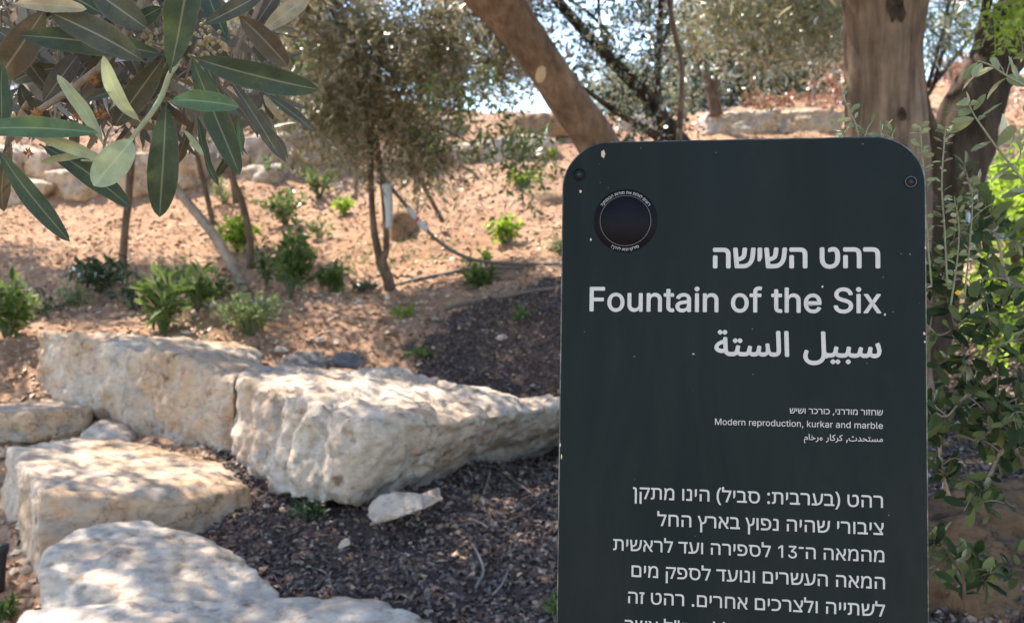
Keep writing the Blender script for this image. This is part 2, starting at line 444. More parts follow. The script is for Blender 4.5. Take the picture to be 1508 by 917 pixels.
LEAF_V = np.array(((0, 0, 0), (-0.5, 0.42, 0.06), (0, 0.45, -0.04), (0.5, 0.42, 0.06), (-0.33, 0.72, 0.03), (0.33, 0.72, 0.03), (0, 1, -0.08)))
LEAF_F = np.array(((0, 2, 1, 1), (0, 3, 2, 2), (1, 2, 6, 4), (2, 3, 5, 6)))
LEAF_T = np.array(((0, 2, 1), (0, 3, 2), (1, 2, 4), (2, 6, 4), (2, 3, 5), (2, 5, 6)))
def leaves_np(pos, d, n, L, Wd):
    d = nrm(d); x = nrm(np.cross(d, n)); n = np.cross(x, d)
    t = LEAF_V
    Vt = pos[:, None, :] + x[:, None, :] * (t[None, :, 0, None] * Wd[:, None, None]) + d[:, None, :] * (t[None, :, 1, None] * L[:, None, None]) + n[:, None, :] * (t[None, :, 2, None] * L[:, None, None])
    Ft = LEAF_T[None] + (np.arange(len(pos)) * len(t))[:, None, None]
    return Vt.reshape(-1, 3), Ft.reshape(-1, 3)
def twigs_np(starts, dirs, rng, L=(0.2, 0.4), nl=10, leaf=(0.05, 0.012), droop=0.3, spread=0.8, stem=0.0012):
    n = len(starts)
    dirs = nrm(dirs)
    Ls = rng.uniform(L[0], L[1], n)
    t = (np.arange(nl) + rng.uniform(0, 1, (n, nl))) / nl
    def at(tt):
        s = tt * Ls[:, None]
        p = starts[:, None, :] + dirs[:, None, :] * s[..., None]
        p[..., 2] -= droop * (tt ** 2) * Ls[:, None]
        return p
    pos = at(t)
    tan = dirs[:, None, :] + np.zeros_like(pos); tan[..., 2] -= 2 * droop * t
    tan = nrm(tan)
    rnd = rng.normal(size=pos.shape); perp = nrm(rnd - tan * (rnd * tan).sum(-1, keepdims=True))
    ld = tan * (1 - spread * 0.6) + perp * spread
    nn = rng.normal(size=pos.shape) * 0.7 + np.array((0, 0, 0.8))
    k = n * nl
    lens = leaf[0] * rng.uniform(0.6, 1.2, k); wid = leaf[1] * rng.uniform(0.7, 1.25, k)
    LV, LF = leaves_np(pos.reshape(k, 3), ld.reshape(k, 3), nn.reshape(k, 3), lens, wid)
    if not stem: return LV, LF
    st = at(np.repeat(np.linspace(0, 1, 4)[None], n, 0))
    offs = np.array(((1, 0, 0), (-0.5, 0.87, 0), (-0.5, -0.87, 0.3))) * stem
    SV = (st[:, :, None, :] + offs[None, None]).reshape(-1, 3)
    b0 = (np.arange(n) * 12)[:, None, None]
    fs = []
    for s in range(3):
        for q in range(3):
            a0, a1 = s * 3 + q, s * 3 + (q + 1) % 3
            fs += [(a0, a1, a1 + 3), (a0, a1 + 3, a0 + 3)]
    SF = (np.array(fs)[None] + b0).reshape(-1, 3)
    return join_np(((LV, LF), (SV, SF)))
def blob_points(rng, centres, sig, n):
    c = np.asarray(centres, float); k = rng.integers(0, len(c), n)
    s = np.asarray(sig, float)
    s = np.broadcast_to(s if s.ndim else np.full(3, float(s)), (len(c), 3))
    d = nrm(rng.normal(size=(n, 3))) * (rng.uniform(0, 1, (n, 1)) ** 0.45)
    return c[k] + d * s[k]
def px_clusters(rng, box, Y, n):
    x0, y0, x1, y1 = box
    return np.array([P(rng.uniform(x0, x1), rng.uniform(y0, y1), rng.uniform(*Y)) for _ in range(n)])
def crown(name, parent, mat, clusters, sig, ntw, seed, down=0.4, **k):
    rng = np.random.default_rng(seed)
    st = blob_points(rng, clusters, sig, ntw)
    d = rng.normal(size=(ntw, 3)); d[:, 2] -= down
    Vt, Ft = twigs_np(st, d, rng, **k)
    return mesh_np(name, Vt, Ft, mat, parent, smooth=False)

def rock(name, hulls, mat, label, voxel=0.02, amp=0.02, seed=0, group=None, smooth=4, strat=0.35, nsc=3.0, crack=1.0):
    """boulder: union of convex hulls of corner points, rounded, layered and pitted"""
    bm = bmesh.new()
    for hull in hulls:
        vs = [bm.verts.new(tuple(map(float, p))) for p in hull]
        r = bmesh.ops.convex_hull(bm, input=vs)
        kill = [g for g in set(r['geom_interior'] + r['geom_unused']) if isinstance(g, bmesh.types.BMVert) and g.is_valid]
        bmesh.ops.delete(bm, geom=kill, context='VERTS')
    bmesh.ops.recalc_face_normals(bm, faces=bm.faces)
    me = bpy.data.meshes.new(name); bm.to_mesh(me); bm.free()
    o = bpy.data.objects.new(name, me); COL.objects.link(o)
    md = o.modifiers.new('r', 'REMESH'); md.mode = 'VOXEL'; md.voxel_size = voxel
    sm = o.modifiers.new('s', 'SMOOTH'); sm.factor = 0.5; sm.iterations = smooth
    dg = bpy.context.evaluated_depsgraph_get()
    me2 = bpy.data.meshes.new_from_object(o.evaluated_get(dg))
    bpy.data.objects.remove(o); bpy.data.meshes.remove(me)
    n = len(me2.vertices)
    co = np.empty(n * 3, np.float32); me2.vertices.foreach_get('co', co); co = co.reshape(-1, 3).astype(float)
    no = np.empty(n * 3, np.float32); me2.vertex_normals.foreach_get('vector', no); no = no.reshape(-1, 3)
    size = co.max(0) - co.min(0)
    rg = np.random.default_rng(seed)
    d = fbm(co * nsc, seed, 4)
    # broken facets: every cell of the skin is a small plane with its own height and tilt
    wp = co + 0.25 / nsc * np.stack([fbm(co * nsc * 1.3 + 17 * q, seed + 30 + q, 3) for q in range(3)], 1)
    fac = np.zeros(n)
    for cells, wgt in ((int(26 + 50 * size.max() * min(nsc, 6) / 3.4), 1.0), (int(130 + 260 * size.max() * min(nsc, 6) / 3.4), 0.4)):
        cc = co[rg.integers(0, n, cells)]; off = rg.uniform(-1, 0.6, cells); tl = rg.normal(size=(cells, 3)) * (1.6 if wgt == 1 else 3.0)
        k = np.empty(n, int)
        for q in range(0, n, 8000): k[q:q + 8000] = ((wp[q:q + 8000, None] - cc[None]) ** 2 * np.array((1, 1, 2.2))).sum(-1).argmin(1)
        fac += wgt * (off[k] * 0.6 + ((co - cc[k]) * tl[k]).sum(1) * nsc)
    rid = 1 - np.abs(fbm(co * nsc * 0.8 + 40, seed + 5, 3))
    lay = fbm(co * np.array((1.2, 1.2, 9.0)) * nsc * 0.55, seed + 9, 3)
    h = amp * (d * 0.28 + strat * lay * 1.3 + 0.34 * np.clip(fac, -1.8, 1.2) - crack * 1.1 * np.clip(rid - 0.82, 0, 1) * 4) + amp * 0.34 * fbm(co * nsc * 5, seed + 13, 4, 0.65)
    co = co + no * h[:, None]
    ctr = co.mean(0); ctr[2] = co[:, 2].min()
    me2.vertices.foreach_set('co', (co - ctr).astype(np.float32).ravel())
    me2.polygons.foreach_set('use_smooth', np.ones(len(me2.polygons), bool))
    me2.update(); me2.name = name
    ob = link(name, me2, None)
    me2.materials.clear(); me2.materials.append(mat)
    ob.location = ctr
    tag(ob, label, 'rock', group)
    return ob

GLYPHS = [
(0, 44, 188, [[38, -119, 68, 71, 137, 71, 84, -119]]),
(0, 49, 453, [[276, 509, 276, 0, 212, 0, 212, 448, 209, 448, 86, 358, 86, 427, 198, 509]]),
(0, 51, 453, [[218, -7, 173, -3, 133, 10, 98, 30, 70, 57, 52, 91, 44, 132, 109, 132, 115, 107, 126, 87, 144, 71, 165, 59, 191, 52, 219, 50, 248, 53, 275, 61, 297, 74, 315, 93, 325, 116, 329, 145, 326, 172, 316, 196, 299, 217, 275, 234, 242, 244, 201, 248, 157, 248, 157, 299, 288, 448, 288, 452, 70, 452, 70, 509, 372, 509, 372, 461, 211, 278, 211, 289, 264, 288, 308, 276, 344, 253, 371, 222, 387, 186, 393, 145, 387, 103, 370, 66, 344, 36, 309, 12, 266, -2]]),
(0, 70, 410, [[60, 0, 60, 509, 369, 509, 369, 452, 125, 452, 125, 278, 346, 278, 346, 221, 125, 221, 125, 0]]),
(0, 77, 628, [[60, 0, 60, 509, 152, 509, 277, 187, 287, 159, 299, 123, 311, 84, 322, 49, 307, 49, 318, 83, 330, 121, 342, 158, 352, 187, 476, 509, 568, 509, 568, 0, 504, 0, 504, 291, 504, 327, 505, 369, 506, 413, 507, 457, 513, 457, 498, 409, 482, 363, 467, 322, 456, 291, 342, 0, 286, 0, 170, 291, 159, 321, 145, 361, 129, 408, 112, 457, 119, 457, 120, 416, 121, 372, 122, 328, 122, 291, 122, 0]]),
(0, 83, 447, [[224, -9, 172, -4, 128, 9, 91, 31, 64, 60, 46, 96, 38, 137, 104, 137, 110, 110, 123, 88, 142, 71, 166, 59, 194, 52, 224, 49, 257, 52, 286, 60, 311, 74, 329, 92, 341, 114, 346, 139, 342, 161, 332, 179, 316, 193, 296, 205, 245, 222, 184, 239, 128, 260, 86, 289, 60, 326, 52, 372, 58, 413, 75, 448, 102, 476, 138, 498, 180, 511, 227, 516, 275, 511, 316, 498, 351, 476, 377, 449, 394, 415, 401, 378, 337, 378, 326, 412, 302, 437, 267, 453, 225, 459, 194, 456, 167, 448, 145, 435, 129, 418, 118, 398, 115, 376, 119, 352, 131, 334, 148, 319, 169, 308, 212, 293, 264, 279, 312, 264, 359, 238, 379, 220, 395, 198, 405, 171, 408, 139, 403, 99, 386, 64, 360, 34, 323, 11, 278, -4]]),
(0, 97, 389, [[160, -9, 126, -5, 94, 5, 68, 22, 48, 45, 35, 73, 30, 108, 34, 138, 43, 161, 58, 179, 78, 193, 125, 211, 178, 220, 234, 227, 265, 235, 273, 243, 276, 255, 276, 257, 273, 279, 267, 297, 256, 311, 240, 322, 220, 329, 196, 331, 171, 329, 149, 322, 118, 301, 100, 274, 41, 291, 57, 322, 79, 346, 104, 364, 133, 375, 163, 382, 194, 384, 239, 379, 286, 360, 306, 343, 322, 320, 333, 290, 337, 251, 337, 0, 277, 0, 277, 52, 272, 52, 252, 25, 215, 1, 190, -6], [170, 45, 202, 49, 228, 59, 248, 74, 263, 93, 272, 115, 276, 138, 276, 190, 259, 182, 231, 176, 200, 171, 175, 168, 134, 159, 117, 150, 103, 139, 95, 124, 92, 105, 94, 87, 102, 72, 114, 61, 130, 52]]),
(0, 98, 425, [[229, -8, 198, -5, 172, 4, 138, 31, 118, 59, 112, 59, 112, 0, 53, 0, 53, 509, 114, 509, 114, 319, 118, 319, 137, 346, 171, 373, 197, 381, 229, 384, 274, 378, 313, 361, 345, 332, 370, 293, 385, 245, 390, 189, 385, 133, 370, 84, 346, 45, 313, 16, 274, -2], [220, 47, 253, 51, 279, 66, 301, 88, 316, 117, 325, 151, 328, 189, 325, 227, 316, 261, 301, 290, 280, 311, 253, 325, 220, 330, 188, 325, 161, 312, 140, 291, 125, 263, 116, 229, 113, 189, 116, 150, 125, 115, 140, 86, 162, 65, 188, 51]]),
(0, 99, 396, [[207, -8, 159, -2, 117, 16, 82, 46, 56, 85, 40, 133, 34, 187, 40, 243, 56, 291, 82, 330, 117, 360, 159, 378, 207, 384, 260, 377, 305, 356, 340, 322, 362, 277, 303, 262, 290, 289, 270, 311, 242, 325, 207, 330, 173, 325, 145, 310, 124, 287, 108, 258, 99, 224, 96, 187, 99, 151, 108, 117, 124, 89, 145, 66, 173, 51, 207, 46, 243, 52, 271, 66, 292, 89, 304, 117, 363, 102, 354, 78, 341, 56, 306, 21, 261, -1]]),
(0, 100, 424, [[195, -8, 151, -2, 111, 16, 79, 45, 55, 84, 39, 133, 34, 189, 39, 245, 55, 293, 79, 332, 112, 361, 151, 378, 196, 384, 228, 381, 253, 373, 287, 346, 306, 319, 311, 319, 311, 509, 372, 509, 372, 0, 313, 0, 313, 59, 307, 59, 287, 31, 252, 4, 227, -5], [205, 47, 236, 51, 263, 65, 284, 86, 299, 115, 309, 150, 312, 189, 309, 229, 300, 263, 284, 291, 263, 312, 237, 325, 205, 330, 172, 325, 145, 311, 124, 290, 108, 261, 99, 227, 96, 189, 99, 151, 109, 117, 124, 88, 145, 66, 172, 51]]),
(0, 101, 404, [[212, -8, 161, -2, 117, 16, 82, 46, 56, 85, 40, 132, 34, 187, 39, 242, 55, 290, 81, 329, 115, 359, 157, 378, 205, 384, 236, 382, 266, 374, 294, 361, 319, 341, 341, 315, 357, 282, 368, 242, 371, 194, 371, 169, 75, 169, 75, 221, 338, 221, 310, 202, 307, 237, 298, 269, 283, 294, 263, 314, 237, 326, 205, 330, 173, 326, 146, 313, 125, 294, 109, 270, 99, 241, 96, 211, 96, 178, 100, 139, 110, 106, 128, 80, 151, 61, 179, 50, 212, 46, 254, 53, 285, 73, 306, 105, 365, 91, 353, 63, 335, 39, 311, 19, 283, 4, 249, -5]]),
(0, 102, 253, [[228, 379, 228, 327, 6, 327, 6, 379], [81, 0, 81, 432, 84, 461, 96, 486, 113, 505, 135, 519, 161, 527, 187, 530, 222, 527, 243, 521, 227, 468, 215, 472, 195, 474, 171, 470, 154, 460, 145, 443, 142, 419, 142, 0]]),
(0, 104, 410, [[114, 227, 114, 0, 53, 0, 53, 509, 114, 509, 114, 287, 102, 287, 124, 332, 152, 362, 187, 379, 227, 384, 264, 380, 295, 369, 321, 349, 341, 321, 353, 285, 357, 240, 357, 0, 296, 0, 296, 235, 290, 275, 273, 304, 246, 323, 210, 329, 184, 326, 161, 317, 141, 303, 126, 283, 117, 257]]),
(0, 105, 167, [[53, 0, 53, 379, 114, 379, 114, 0], [84, 443, 67, 446, 54, 455, 44, 468, 41, 483, 44, 499, 54, 512, 67, 521, 84, 524, 100, 521, 114, 512, 123, 499, 126, 483, 123, 468, 114, 455, 100, 446]]),
(0, 107, 381, [[110, 137, 110, 212, 121, 212, 284, 379, 360, 379, 184, 199, 177, 199], [53, 0, 53, 509, 114, 509, 114, 0], [294, 0, 148, 186, 191, 229, 372, 0]]),
(0, 108, 189, [[139, -2, 101, 3, 74, 20, 58, 47, 53, 84, 53, 509, 114, 509, 114, 99, 115, 77, 120, 62, 130, 54, 146, 52, 160, 53, 170, 54, 181, 3, 162, -1]]),
(0, 109, 610, [[53, 0, 53, 379, 112, 379, 112, 295, 108, 295, 118, 323, 132, 346, 151, 363, 172, 376, 195, 384, 219, 386, 257, 380, 287, 361, 309, 331, 321, 295, 312, 295, 322, 321, 337, 343, 357, 361, 381, 375, 407, 383, 437, 386, 468, 383, 497, 372, 522, 354, 541, 328, 553, 296, 557, 255, 557, 0, 496, 0, 496, 254, 490, 289, 473, 313, 447, 326, 419, 330, 395, 328, 374, 320, 358, 307, 345, 290, 338, 270, 335, 247, 335, 0, 274, 0, 274, 260, 269, 288, 253, 311, 229, 326, 199, 330, 178, 328, 158, 320, 140, 307, 126, 289, 117, 266, 114, 238, 114, 0]]),
(0, 110, 410, [[114, 227, 114, 0, 53, 0, 53, 379, 112, 379, 112, 287, 102, 287, 124, 332, 152, 362, 187, 379, 227, 384, 264, 380, 295, 369, 321, 349, 341, 321, 353, 285, 357, 240, 357, 0, 296, 0, 296, 235, 290, 275, 273, 304, 246, 323, 210, 329, 184, 326, 161, 317, 141, 303, 126, 283, 117, 257]]),
(0, 111, 415, [[207, -8, 159, -2, 117, 16, 82, 46, 56, 85, 40, 133, 34, 187, 40, 243, 56, 291, 82, 330, 117, 360, 159, 378, 207, 384, 256, 378, 299, 360, 333, 330, 359, 291, 376, 243, 381, 187, 376, 133, 359, 85, 333, 46, 299, 16, 256, -2], [207, 46, 242, 51, 270, 66, 292, 89, 307, 117, 316, 151, 319, 187, 316, 224, 307, 258, 292, 287, 270, 310, 242, 325, 207, 330, 173, 325, 145, 310, 124, 287, 108, 258, 99, 224, 96, 187, 99, 151, 108, 117, 124, 89, 145, 66, 173, 51]]),
(0, 112, 425, [[53, -143, 53, 379, 112, 379, 112, 319, 118, 319, 137, 346, 171, 373, 197, 381, 229, 384, 274, 378, 313, 361, 345, 332, 370, 293, 385, 245, 390, 189, 385, 133, 370, 84, 346, 45, 313, 16, 274, -2, 229, -8, 198, -5, 173, 4, 138, 31, 118, 59, 114, 59, 114, -143], [220, 47, 253, 51, 279, 66, 301, 88, 316, 117, 325, 151, 328, 189, 325, 227, 316, 261, 301, 290, 280, 311, 253, 325, 220, 330, 188, 325, 161, 312, 140, 291, 125, 263, 116, 229, 113, 189, 116, 150, 125, 115, 140, 86, 162, 65, 188, 51]]),
(0, 114, 260, [[53, 0, 53, 379, 112, 379, 112, 321, 115, 321, 130, 347, 152, 367, 181, 380, 213, 385, 229, 384, 243, 384, 243, 322, 230, 324, 207, 326, 182, 323, 159, 315, 140, 301, 126, 284, 117, 262, 114, 237, 114, 0]]),
(0, 116, 227, [[204, 379, 204, 327, 6, 327, 6, 379], [65, 471, 126, 471, 126, 98, 128, 76, 136, 61, 150, 53, 170, 50, 185, 51, 202, 54, 213, 2, 192, -3, 168, -4, 125, 2, 92, 21, 72, 52, 65, 93]]),
(0, 117, 410, [[182, -5, 146, -1, 115, 11, 89, 31, 69, 59, 57, 95, 53, 139, 53, 379, 114, 379, 114, 144, 119, 105, 137, 75, 164, 56, 200, 50, 226, 53, 249, 62, 268, 77, 283, 97, 293, 122, 296, 153, 296, 379, 357, 379, 357, 0, 298, 0, 298, 92, 307, 92, 286, 47, 257, 17, 222, 0]]),
(0, 120, 378, [[21, 0, 171, 218, 171, 171, 29, 379, 100, 379, 147, 306, 179, 253, 207, 206, 175, 206, 202, 253, 233, 306, 282, 379, 352, 379, 209, 169, 209, 214, 358, 0, 287, 0, 231, 85, 200, 136, 173, 182, 205, 182, 178, 136, 148, 85, 91, 0]]),
(1, 33, 216, [[131, 161, 85, 161, 65, 573, 151, 573], [58, 43, 61, 69, 72, 85, 88, 94, 107, 97, 126, 94, 142, 85, 153, 69, 157, 43, 153, 18, 142, 2, 126, -8, 107, -11, 88, -8, 72, 2, 61, 18]]),
(1, 34, 327, [[128, 573, 112, 366, 68, 366, 52, 573], [275, 573, 259, 366, 215, 366, 199, 573]]),
(1, 40, 240, [[32, 220, 35, 285, 45, 348, 60, 409, 83, 468, 113, 522, 150, 573, 217, 573, 167, 493, 132, 407, 111, 315, 103, 221, 107, 159, 116, 98, 132, 38, 154, -20, 182, -75, 216, -127, 150, -127, 113, -77, 83, -24, 60, 34, 45, 94, 35, 156]]),
(1, 41, 240, [[209, 220, 205, 156, 196, 94, 180, 34, 158, -24, 128, -77, 91, -127, 25, -127, 59, -75, 87, -20, 108, 38, 124, 98, 134, 159, 137, 221, 134, 283, 124, 346, 108, 406, 87, 465, 59, 521, 24, 573, 91, 573, 128, 522, 158, 468, 180, 409, 196, 348, 205, 285]]),
(1, 44, 215, [[154, 84, 136, 23, 111, -42, 85, -103, 33, -103, 49, -38, 63, 31, 73, 93, 148, 93]]),
(1, 46, 215, [[58, 43, 61, 69, 72, 85, 88, 94, 107, 97, 126, 94, 142, 85, 153, 69, 157, 43, 153, 18, 142, 2, 126, -8, 107, -11, 88, -8, 72, 2, 61, 18]]),
(1, 58, 215, [[58, 43, 61, 69, 72, 85, 88, 94, 107, 97, 126, 94, 142, 85, 153, 69, 157, 43, 153, 18, 142, 2, 126, -8, 107, -11, 88, -8, 72, 2, 61, 18], [58, 387, 61, 412, 72, 429, 88, 438, 107, 441, 126, 438, 142, 429, 153, 412, 157, 387, 153, 362, 142, 345, 126, 335, 107, 332, 88, 335, 72, 345, 61, 362]]),
(1, 63, 348, [[112, 183, 118, 235, 139, 277, 180, 319, 228, 363, 253, 398, 260, 439, 254, 473, 235, 498, 204, 514, 163, 519, 126, 516, 93, 509, 34, 485, 10, 541, 81, 569, 122, 578, 168, 581, 235, 571, 285, 543, 317, 498, 327, 440, 324, 407, 316, 379, 302, 355, 283, 332, 233, 287, 192, 248, 173, 215, 168, 175, 168, 161, 112, 161], [94, 43, 97, 69, 108, 85, 124, 94, 144, 97, 162, 94, 178, 85, 189, 69, 192, 43, 189, 18, 178, 2, 162, -8, 144, -11, 124, -8, 108, 2, 97, 18]]),
(1, 1470, 250, [[24, 412, 24, 475, 218, 475, 218, 412]]),
(1, 1488, 486, [[361, 0, 155, 306, 40, 475, 125, 475, 318, 188, 446, 0], [45, 0, 45, 127, 49, 182, 61, 229, 80, 268, 105, 299, 138, 323, 176, 339, 197, 285, 173, 273, 153, 256, 137, 233, 126, 205, 119, 171, 117, 132, 117, 0], [309, 148, 285, 200, 309, 213, 328, 230, 343, 253, 354, 281, 360, 314, 362, 353, 362, 475, 435, 475, 435, 358, 431, 304, 420, 258, 402, 219, 377, 188, 346, 165]]),
(1, 1489, 434, [[280, 0, 280, 309, 274, 356, 255, 387, 225, 403, 186, 408, 24, 408, 24, 475, 191, 475, 262, 466, 312, 439, 342, 392, 352, 323, 352, 0], [24, 0, 24, 67, 415, 67, 415, 0]]),
(1, 1490, 278, [[12, -8, 12, 69, 69, 97, 114, 137, 136, 168, 153, 202, 163, 238, 166, 274, 166, 357, 163, 381, 154, 397, 140, 405, 119, 408, 43, 408, 43, 475, 140, 475, 179, 469, 210, 450, 231, 416, 237, 366, 237, 144, 254, 0, 195, 0, 172, 132, 169, 132, 132, 80, 91, 40, 49, 11]]),
(1, 1491, 420, [[254, 0, 254, 436, 326, 436, 326, 0], [8, 408, 8, 475, 399, 475, 399, 408]]),
(1, 1492, 523, [[387, 0, 387, 309, 380, 356, 362, 387, 332, 403, 293, 408, 68, 408, 68, 475, 298, 475, 369, 466, 419, 439, 449, 392, 459, 323, 459, 0], [68, 0, 68, 284, 140, 284, 140, 0]]),
(1, 1493, 209, [[68, 0, 68, 475, 140, 475, 140, 0]]),
(1, 1494, 240, [[79, 0, 79, 280, 82, 315, 90, 344, 115, 384, 140, 406, 140, 408, 20, 408, 20, 475, 221, 475, 221, 414, 196, 395, 180, 379, 166, 356, 155, 327, 152, 289, 152, 0]]),
(1, 1495, 539, [[314, 475, 385, 466, 435, 439, 465, 392, 475, 323, 475, 0, 403, 0, 403, 309, 396, 356, 378, 387, 348, 403, 309, 408, 140, 408, 140, 0, 68, 0, 68, 475]]),
(1, 1496, 541, [[277, -10, 229, -7, 187, 3, 150, 21, 119, 46, 94, 80, 75, 123, 64, 175, 60, 237, 60, 475, 132, 475, 132, 237, 136, 184, 148, 139, 168, 102, 196, 75, 232, 58, 278, 52, 324, 58, 361, 75, 389, 102, 409, 139, 420, 184, 424, 237, 423, 300, 415, 357, 406, 381, 393, 399, 374, 411, 348, 415, 302, 408, 256, 390, 256, 459, 297, 474, 325, 481, 356, 483, 401, 478, 435, 464, 460, 441, 478, 411, 489, 375, 496, 333, 500, 237, 494, 164, 473, 103, 440, 54, 396, 18, 341, -3]]),
(1, 1497, 189, [[60, 171, 60, 475, 132, 475, 132, 243, 96, 171]]),
(1, 1498, 437, [[306, -192, 306, 232, 302, 282, 291, 322, 274, 353, 251, 375, 223, 391, 192, 401, 120, 408, 12, 408, 12, 475, 130, 475, 181, 472, 229, 463, 271, 447, 308, 423, 339, 390, 362, 348, 376, 296, 381, 232, 381, -192]]),
(1, 1499, 433, [[24, 0, 24, 67, 178, 67, 241, 78, 285, 114, 310, 169, 318, 237, 308, 311, 278, 364, 228, 397, 158, 408, 24, 408, 24, 475, 166, 475, 218, 470, 264, 457, 303, 437, 335, 409, 360, 375, 379, 335, 389, 290, 393, 240, 387, 176, 368, 118, 338, 69, 296, 32, 243, 8, 178, 0]]),
(1, 1500, 409, [[84, 475, 381, 475, 381, 420, 231, 0, 155, 0, 306, 408, 12, 408, 12, 609, 84, 609]]),
(1, 1501, 523, [[56, 0, 56, 475, 298, 475, 369, 466, 419, 439, 449, 392, 459, 323, 459, 0], [128, 67, 387, 67, 387, 309, 380, 356, 362, 387, 332, 403, 293, 408, 128, 408]]),
(1, 1502, 517, [[281, 484, 332, 479, 374, 464, 408, 439, 433, 406, 448, 367, 453, 322, 453, 0, 245, 0, 245, 67, 381, 67, 381, 310, 375, 355, 356, 391, 323, 413, 276, 421, 237, 416, 206, 402, 180, 378, 162, 347, 148, 308, 140, 262, 112, 0, 40, 0, 76, 329, 44, 475, 116, 475, 130, 407, 132, 407, 156, 436, 186, 461, 227, 478]]),
(1, 1503, 235, [[99, -192, 99, 357, 97, 381, 88, 397, 73, 405, 53, 408, 16, 408, 16, 475, 74, 475, 113, 469, 144, 450, 165, 416, 172, 366, 172, -192]]),
(1, 1504, 319, [[24, 0, 24, 67, 182, 67, 182, 357, 179, 381, 170, 397, 156, 405, 136, 408, 51, 408, 51, 475, 156, 475, 195, 469, 227, 450, 247, 416, 254, 366, 254, 0]]),
(1, 1505, 546, [[285, -10, 239, -7, 196, 5, 158, 25, 126, 52, 100, 87, 80, 130, 67, 181, 63, 240, 71, 329, 87, 408, 28, 408, 28, 475, 281, 475, 349, 467, 405, 445, 449, 409, 481, 361, 500, 302, 506, 234, 502, 180, 490, 131, 471, 89, 446, 54, 414, 26, 377, 6, 334, -6], [281, 52, 318, 55, 349, 65, 374, 81, 395, 102, 411, 128, 423, 160, 429, 196, 431, 236, 426, 295, 411, 340, 387, 371, 355, 393, 315, 404, 269, 408, 160, 408, 146, 346, 140, 301, 138, 247, 146, 163, 171, 102, 191, 80, 215, 65, 246, 55]]),
(1, 1506, 487, [[20, 0, 20, 67, 165, 67, 210, 70, 250, 79, 284, 94, 312, 116, 335, 146, 353, 184, 366, 230, 374, 285, 391, 475, 464, 475, 446, 285, 435, 209, 424, 171, 409, 133, 388, 97, 360, 65, 325, 38, 282, 18, 229, 4, 165, 0], [153, 54, 55, 475, 128, 475, 224, 54]]),
(1, 1508, 484, [[40, 0, 40, 67, 229, 67, 292, 78, 335, 114, 360, 169, 369, 237, 359, 311, 329, 364, 279, 397, 209, 408, 70, 408, 70, 475, 217, 475, 269, 470, 314, 457, 353, 437, 386, 409, 411, 375, 429, 335, 440, 290, 443, 240, 437, 176, 419, 118, 389, 69, 347, 32, 293, 8, 229, 0], [177, 187, 134, 192, 99, 206, 73, 229, 55, 260, 44, 297, 40, 340, 40, 475, 112, 475, 112, 346, 114, 318, 121, 295, 132, 277, 147, 264, 165, 257, 187, 254, 200, 255, 213, 256, 213, 189, 195, 188]]),
(1, 1509, 384, [[109, -192, 109, 192, 4, 475, 80, 475, 181, 184, 181, -192], [158, 132, 152, 197, 220, 218, 249, 232, 269, 253, 282, 283, 289, 322, 304, 475, 376, 475, 363, 337, 357, 286, 346, 243, 324, 206, 287, 177, 230, 154]]),
(1, 1510, 448, [[345, 6, 25, 475, 110, 475, 288, 202, 386, 53], [20, 0, 20, 67, 369, 67, 386, 53, 386, 0], [282, 168, 258, 221, 292, 241, 317, 273, 331, 318, 336, 374, 336, 475, 408, 475, 408, 379, 404, 325, 393, 279, 375, 240, 350, 209, 319, 185]]),
(1, 1511, 505, [[251, 0, 402, 408, 64, 408, 64, 475, 477, 475, 477, 420, 327, 0], [64, -193, 64, 290, 136, 290, 136, -193]]),
(1, 1512, 435, [[298, 0, 298, 309, 292, 356, 273, 387, 244, 403, 204, 408, 12, 408, 12, 475, 209, 475, 281, 466, 331, 439, 361, 392, 370, 323, 370, 0]]),
(1, 1513, 563, [[74, 0, 32, 475, 104, 475, 140, 67, 241, 67, 280, 70, 317, 79, 351, 95, 381, 118, 406, 148, 426, 186, 441, 231, 450, 285, 468, 475, 540, 475, 522, 285, 510, 216, 499, 178, 483, 140, 461, 104, 433, 71, 398, 42, 355, 19, 303, 5, 241, 0], [119, 162, 114, 227, 181, 248, 218, 268, 231, 283, 241, 302, 251, 352, 262, 475, 334, 475, 325, 366, 316, 305, 309, 278, 298, 254, 282, 233, 259, 214, 230, 198, 192, 184]]),
(1, 1514, 535, [[399, 0, 399, 309, 392, 356, 374, 387, 344, 403, 305, 408, 31, 408, 31, 475, 310, 475, 381, 466, 431, 439, 461, 392, 471, 323, 471, 0], [28, 0, 28, 67, 65, 67, 84, 71, 98, 85, 106, 108, 109, 140, 109, 439, 181, 439, 181, 144, 174, 81, 153, 36, 116, 9, 61, 0]]),
(2, 65165, 141, [[55, 0, 43, 423, 91, 423, 103, 0]]),
(2, 65166, 173, [[172, -3, 131, 0, 100, 8, 79, 21, 65, 41, 58, 67, 55, 99, 43, 423, 91, 423, 103, 118, 109, 73, 116, 60, 129, 52, 178, 46, 197, 39, 202, 23, 194, 5, 184, -1]]),
(2, 65170, 203, [[0, -3, 6, 46, 45, 50, 58, 57, 67, 67, 79, 104, 92, 168, 139, 159, 133, 135, 128, 109, 126, 87, 132, 66, 140, 57, 155, 51, 209, 46, 227, 39, 233, 23, 225, 5, 215, -1, 203, -3, 143, 4, 124, 12, 111, 25, 97, 59, 115, 57, 95, 27, 71, 8, 40, -1], [101, -113, 89, -111, 80, -105, 73, -95, 71, -84, 73, -73, 80, -63, 89, -57, 101, -55, 112, -57, 121, -63, 128, -73, 130, -84, 128, -95, 121, -105, 112, -111]]),
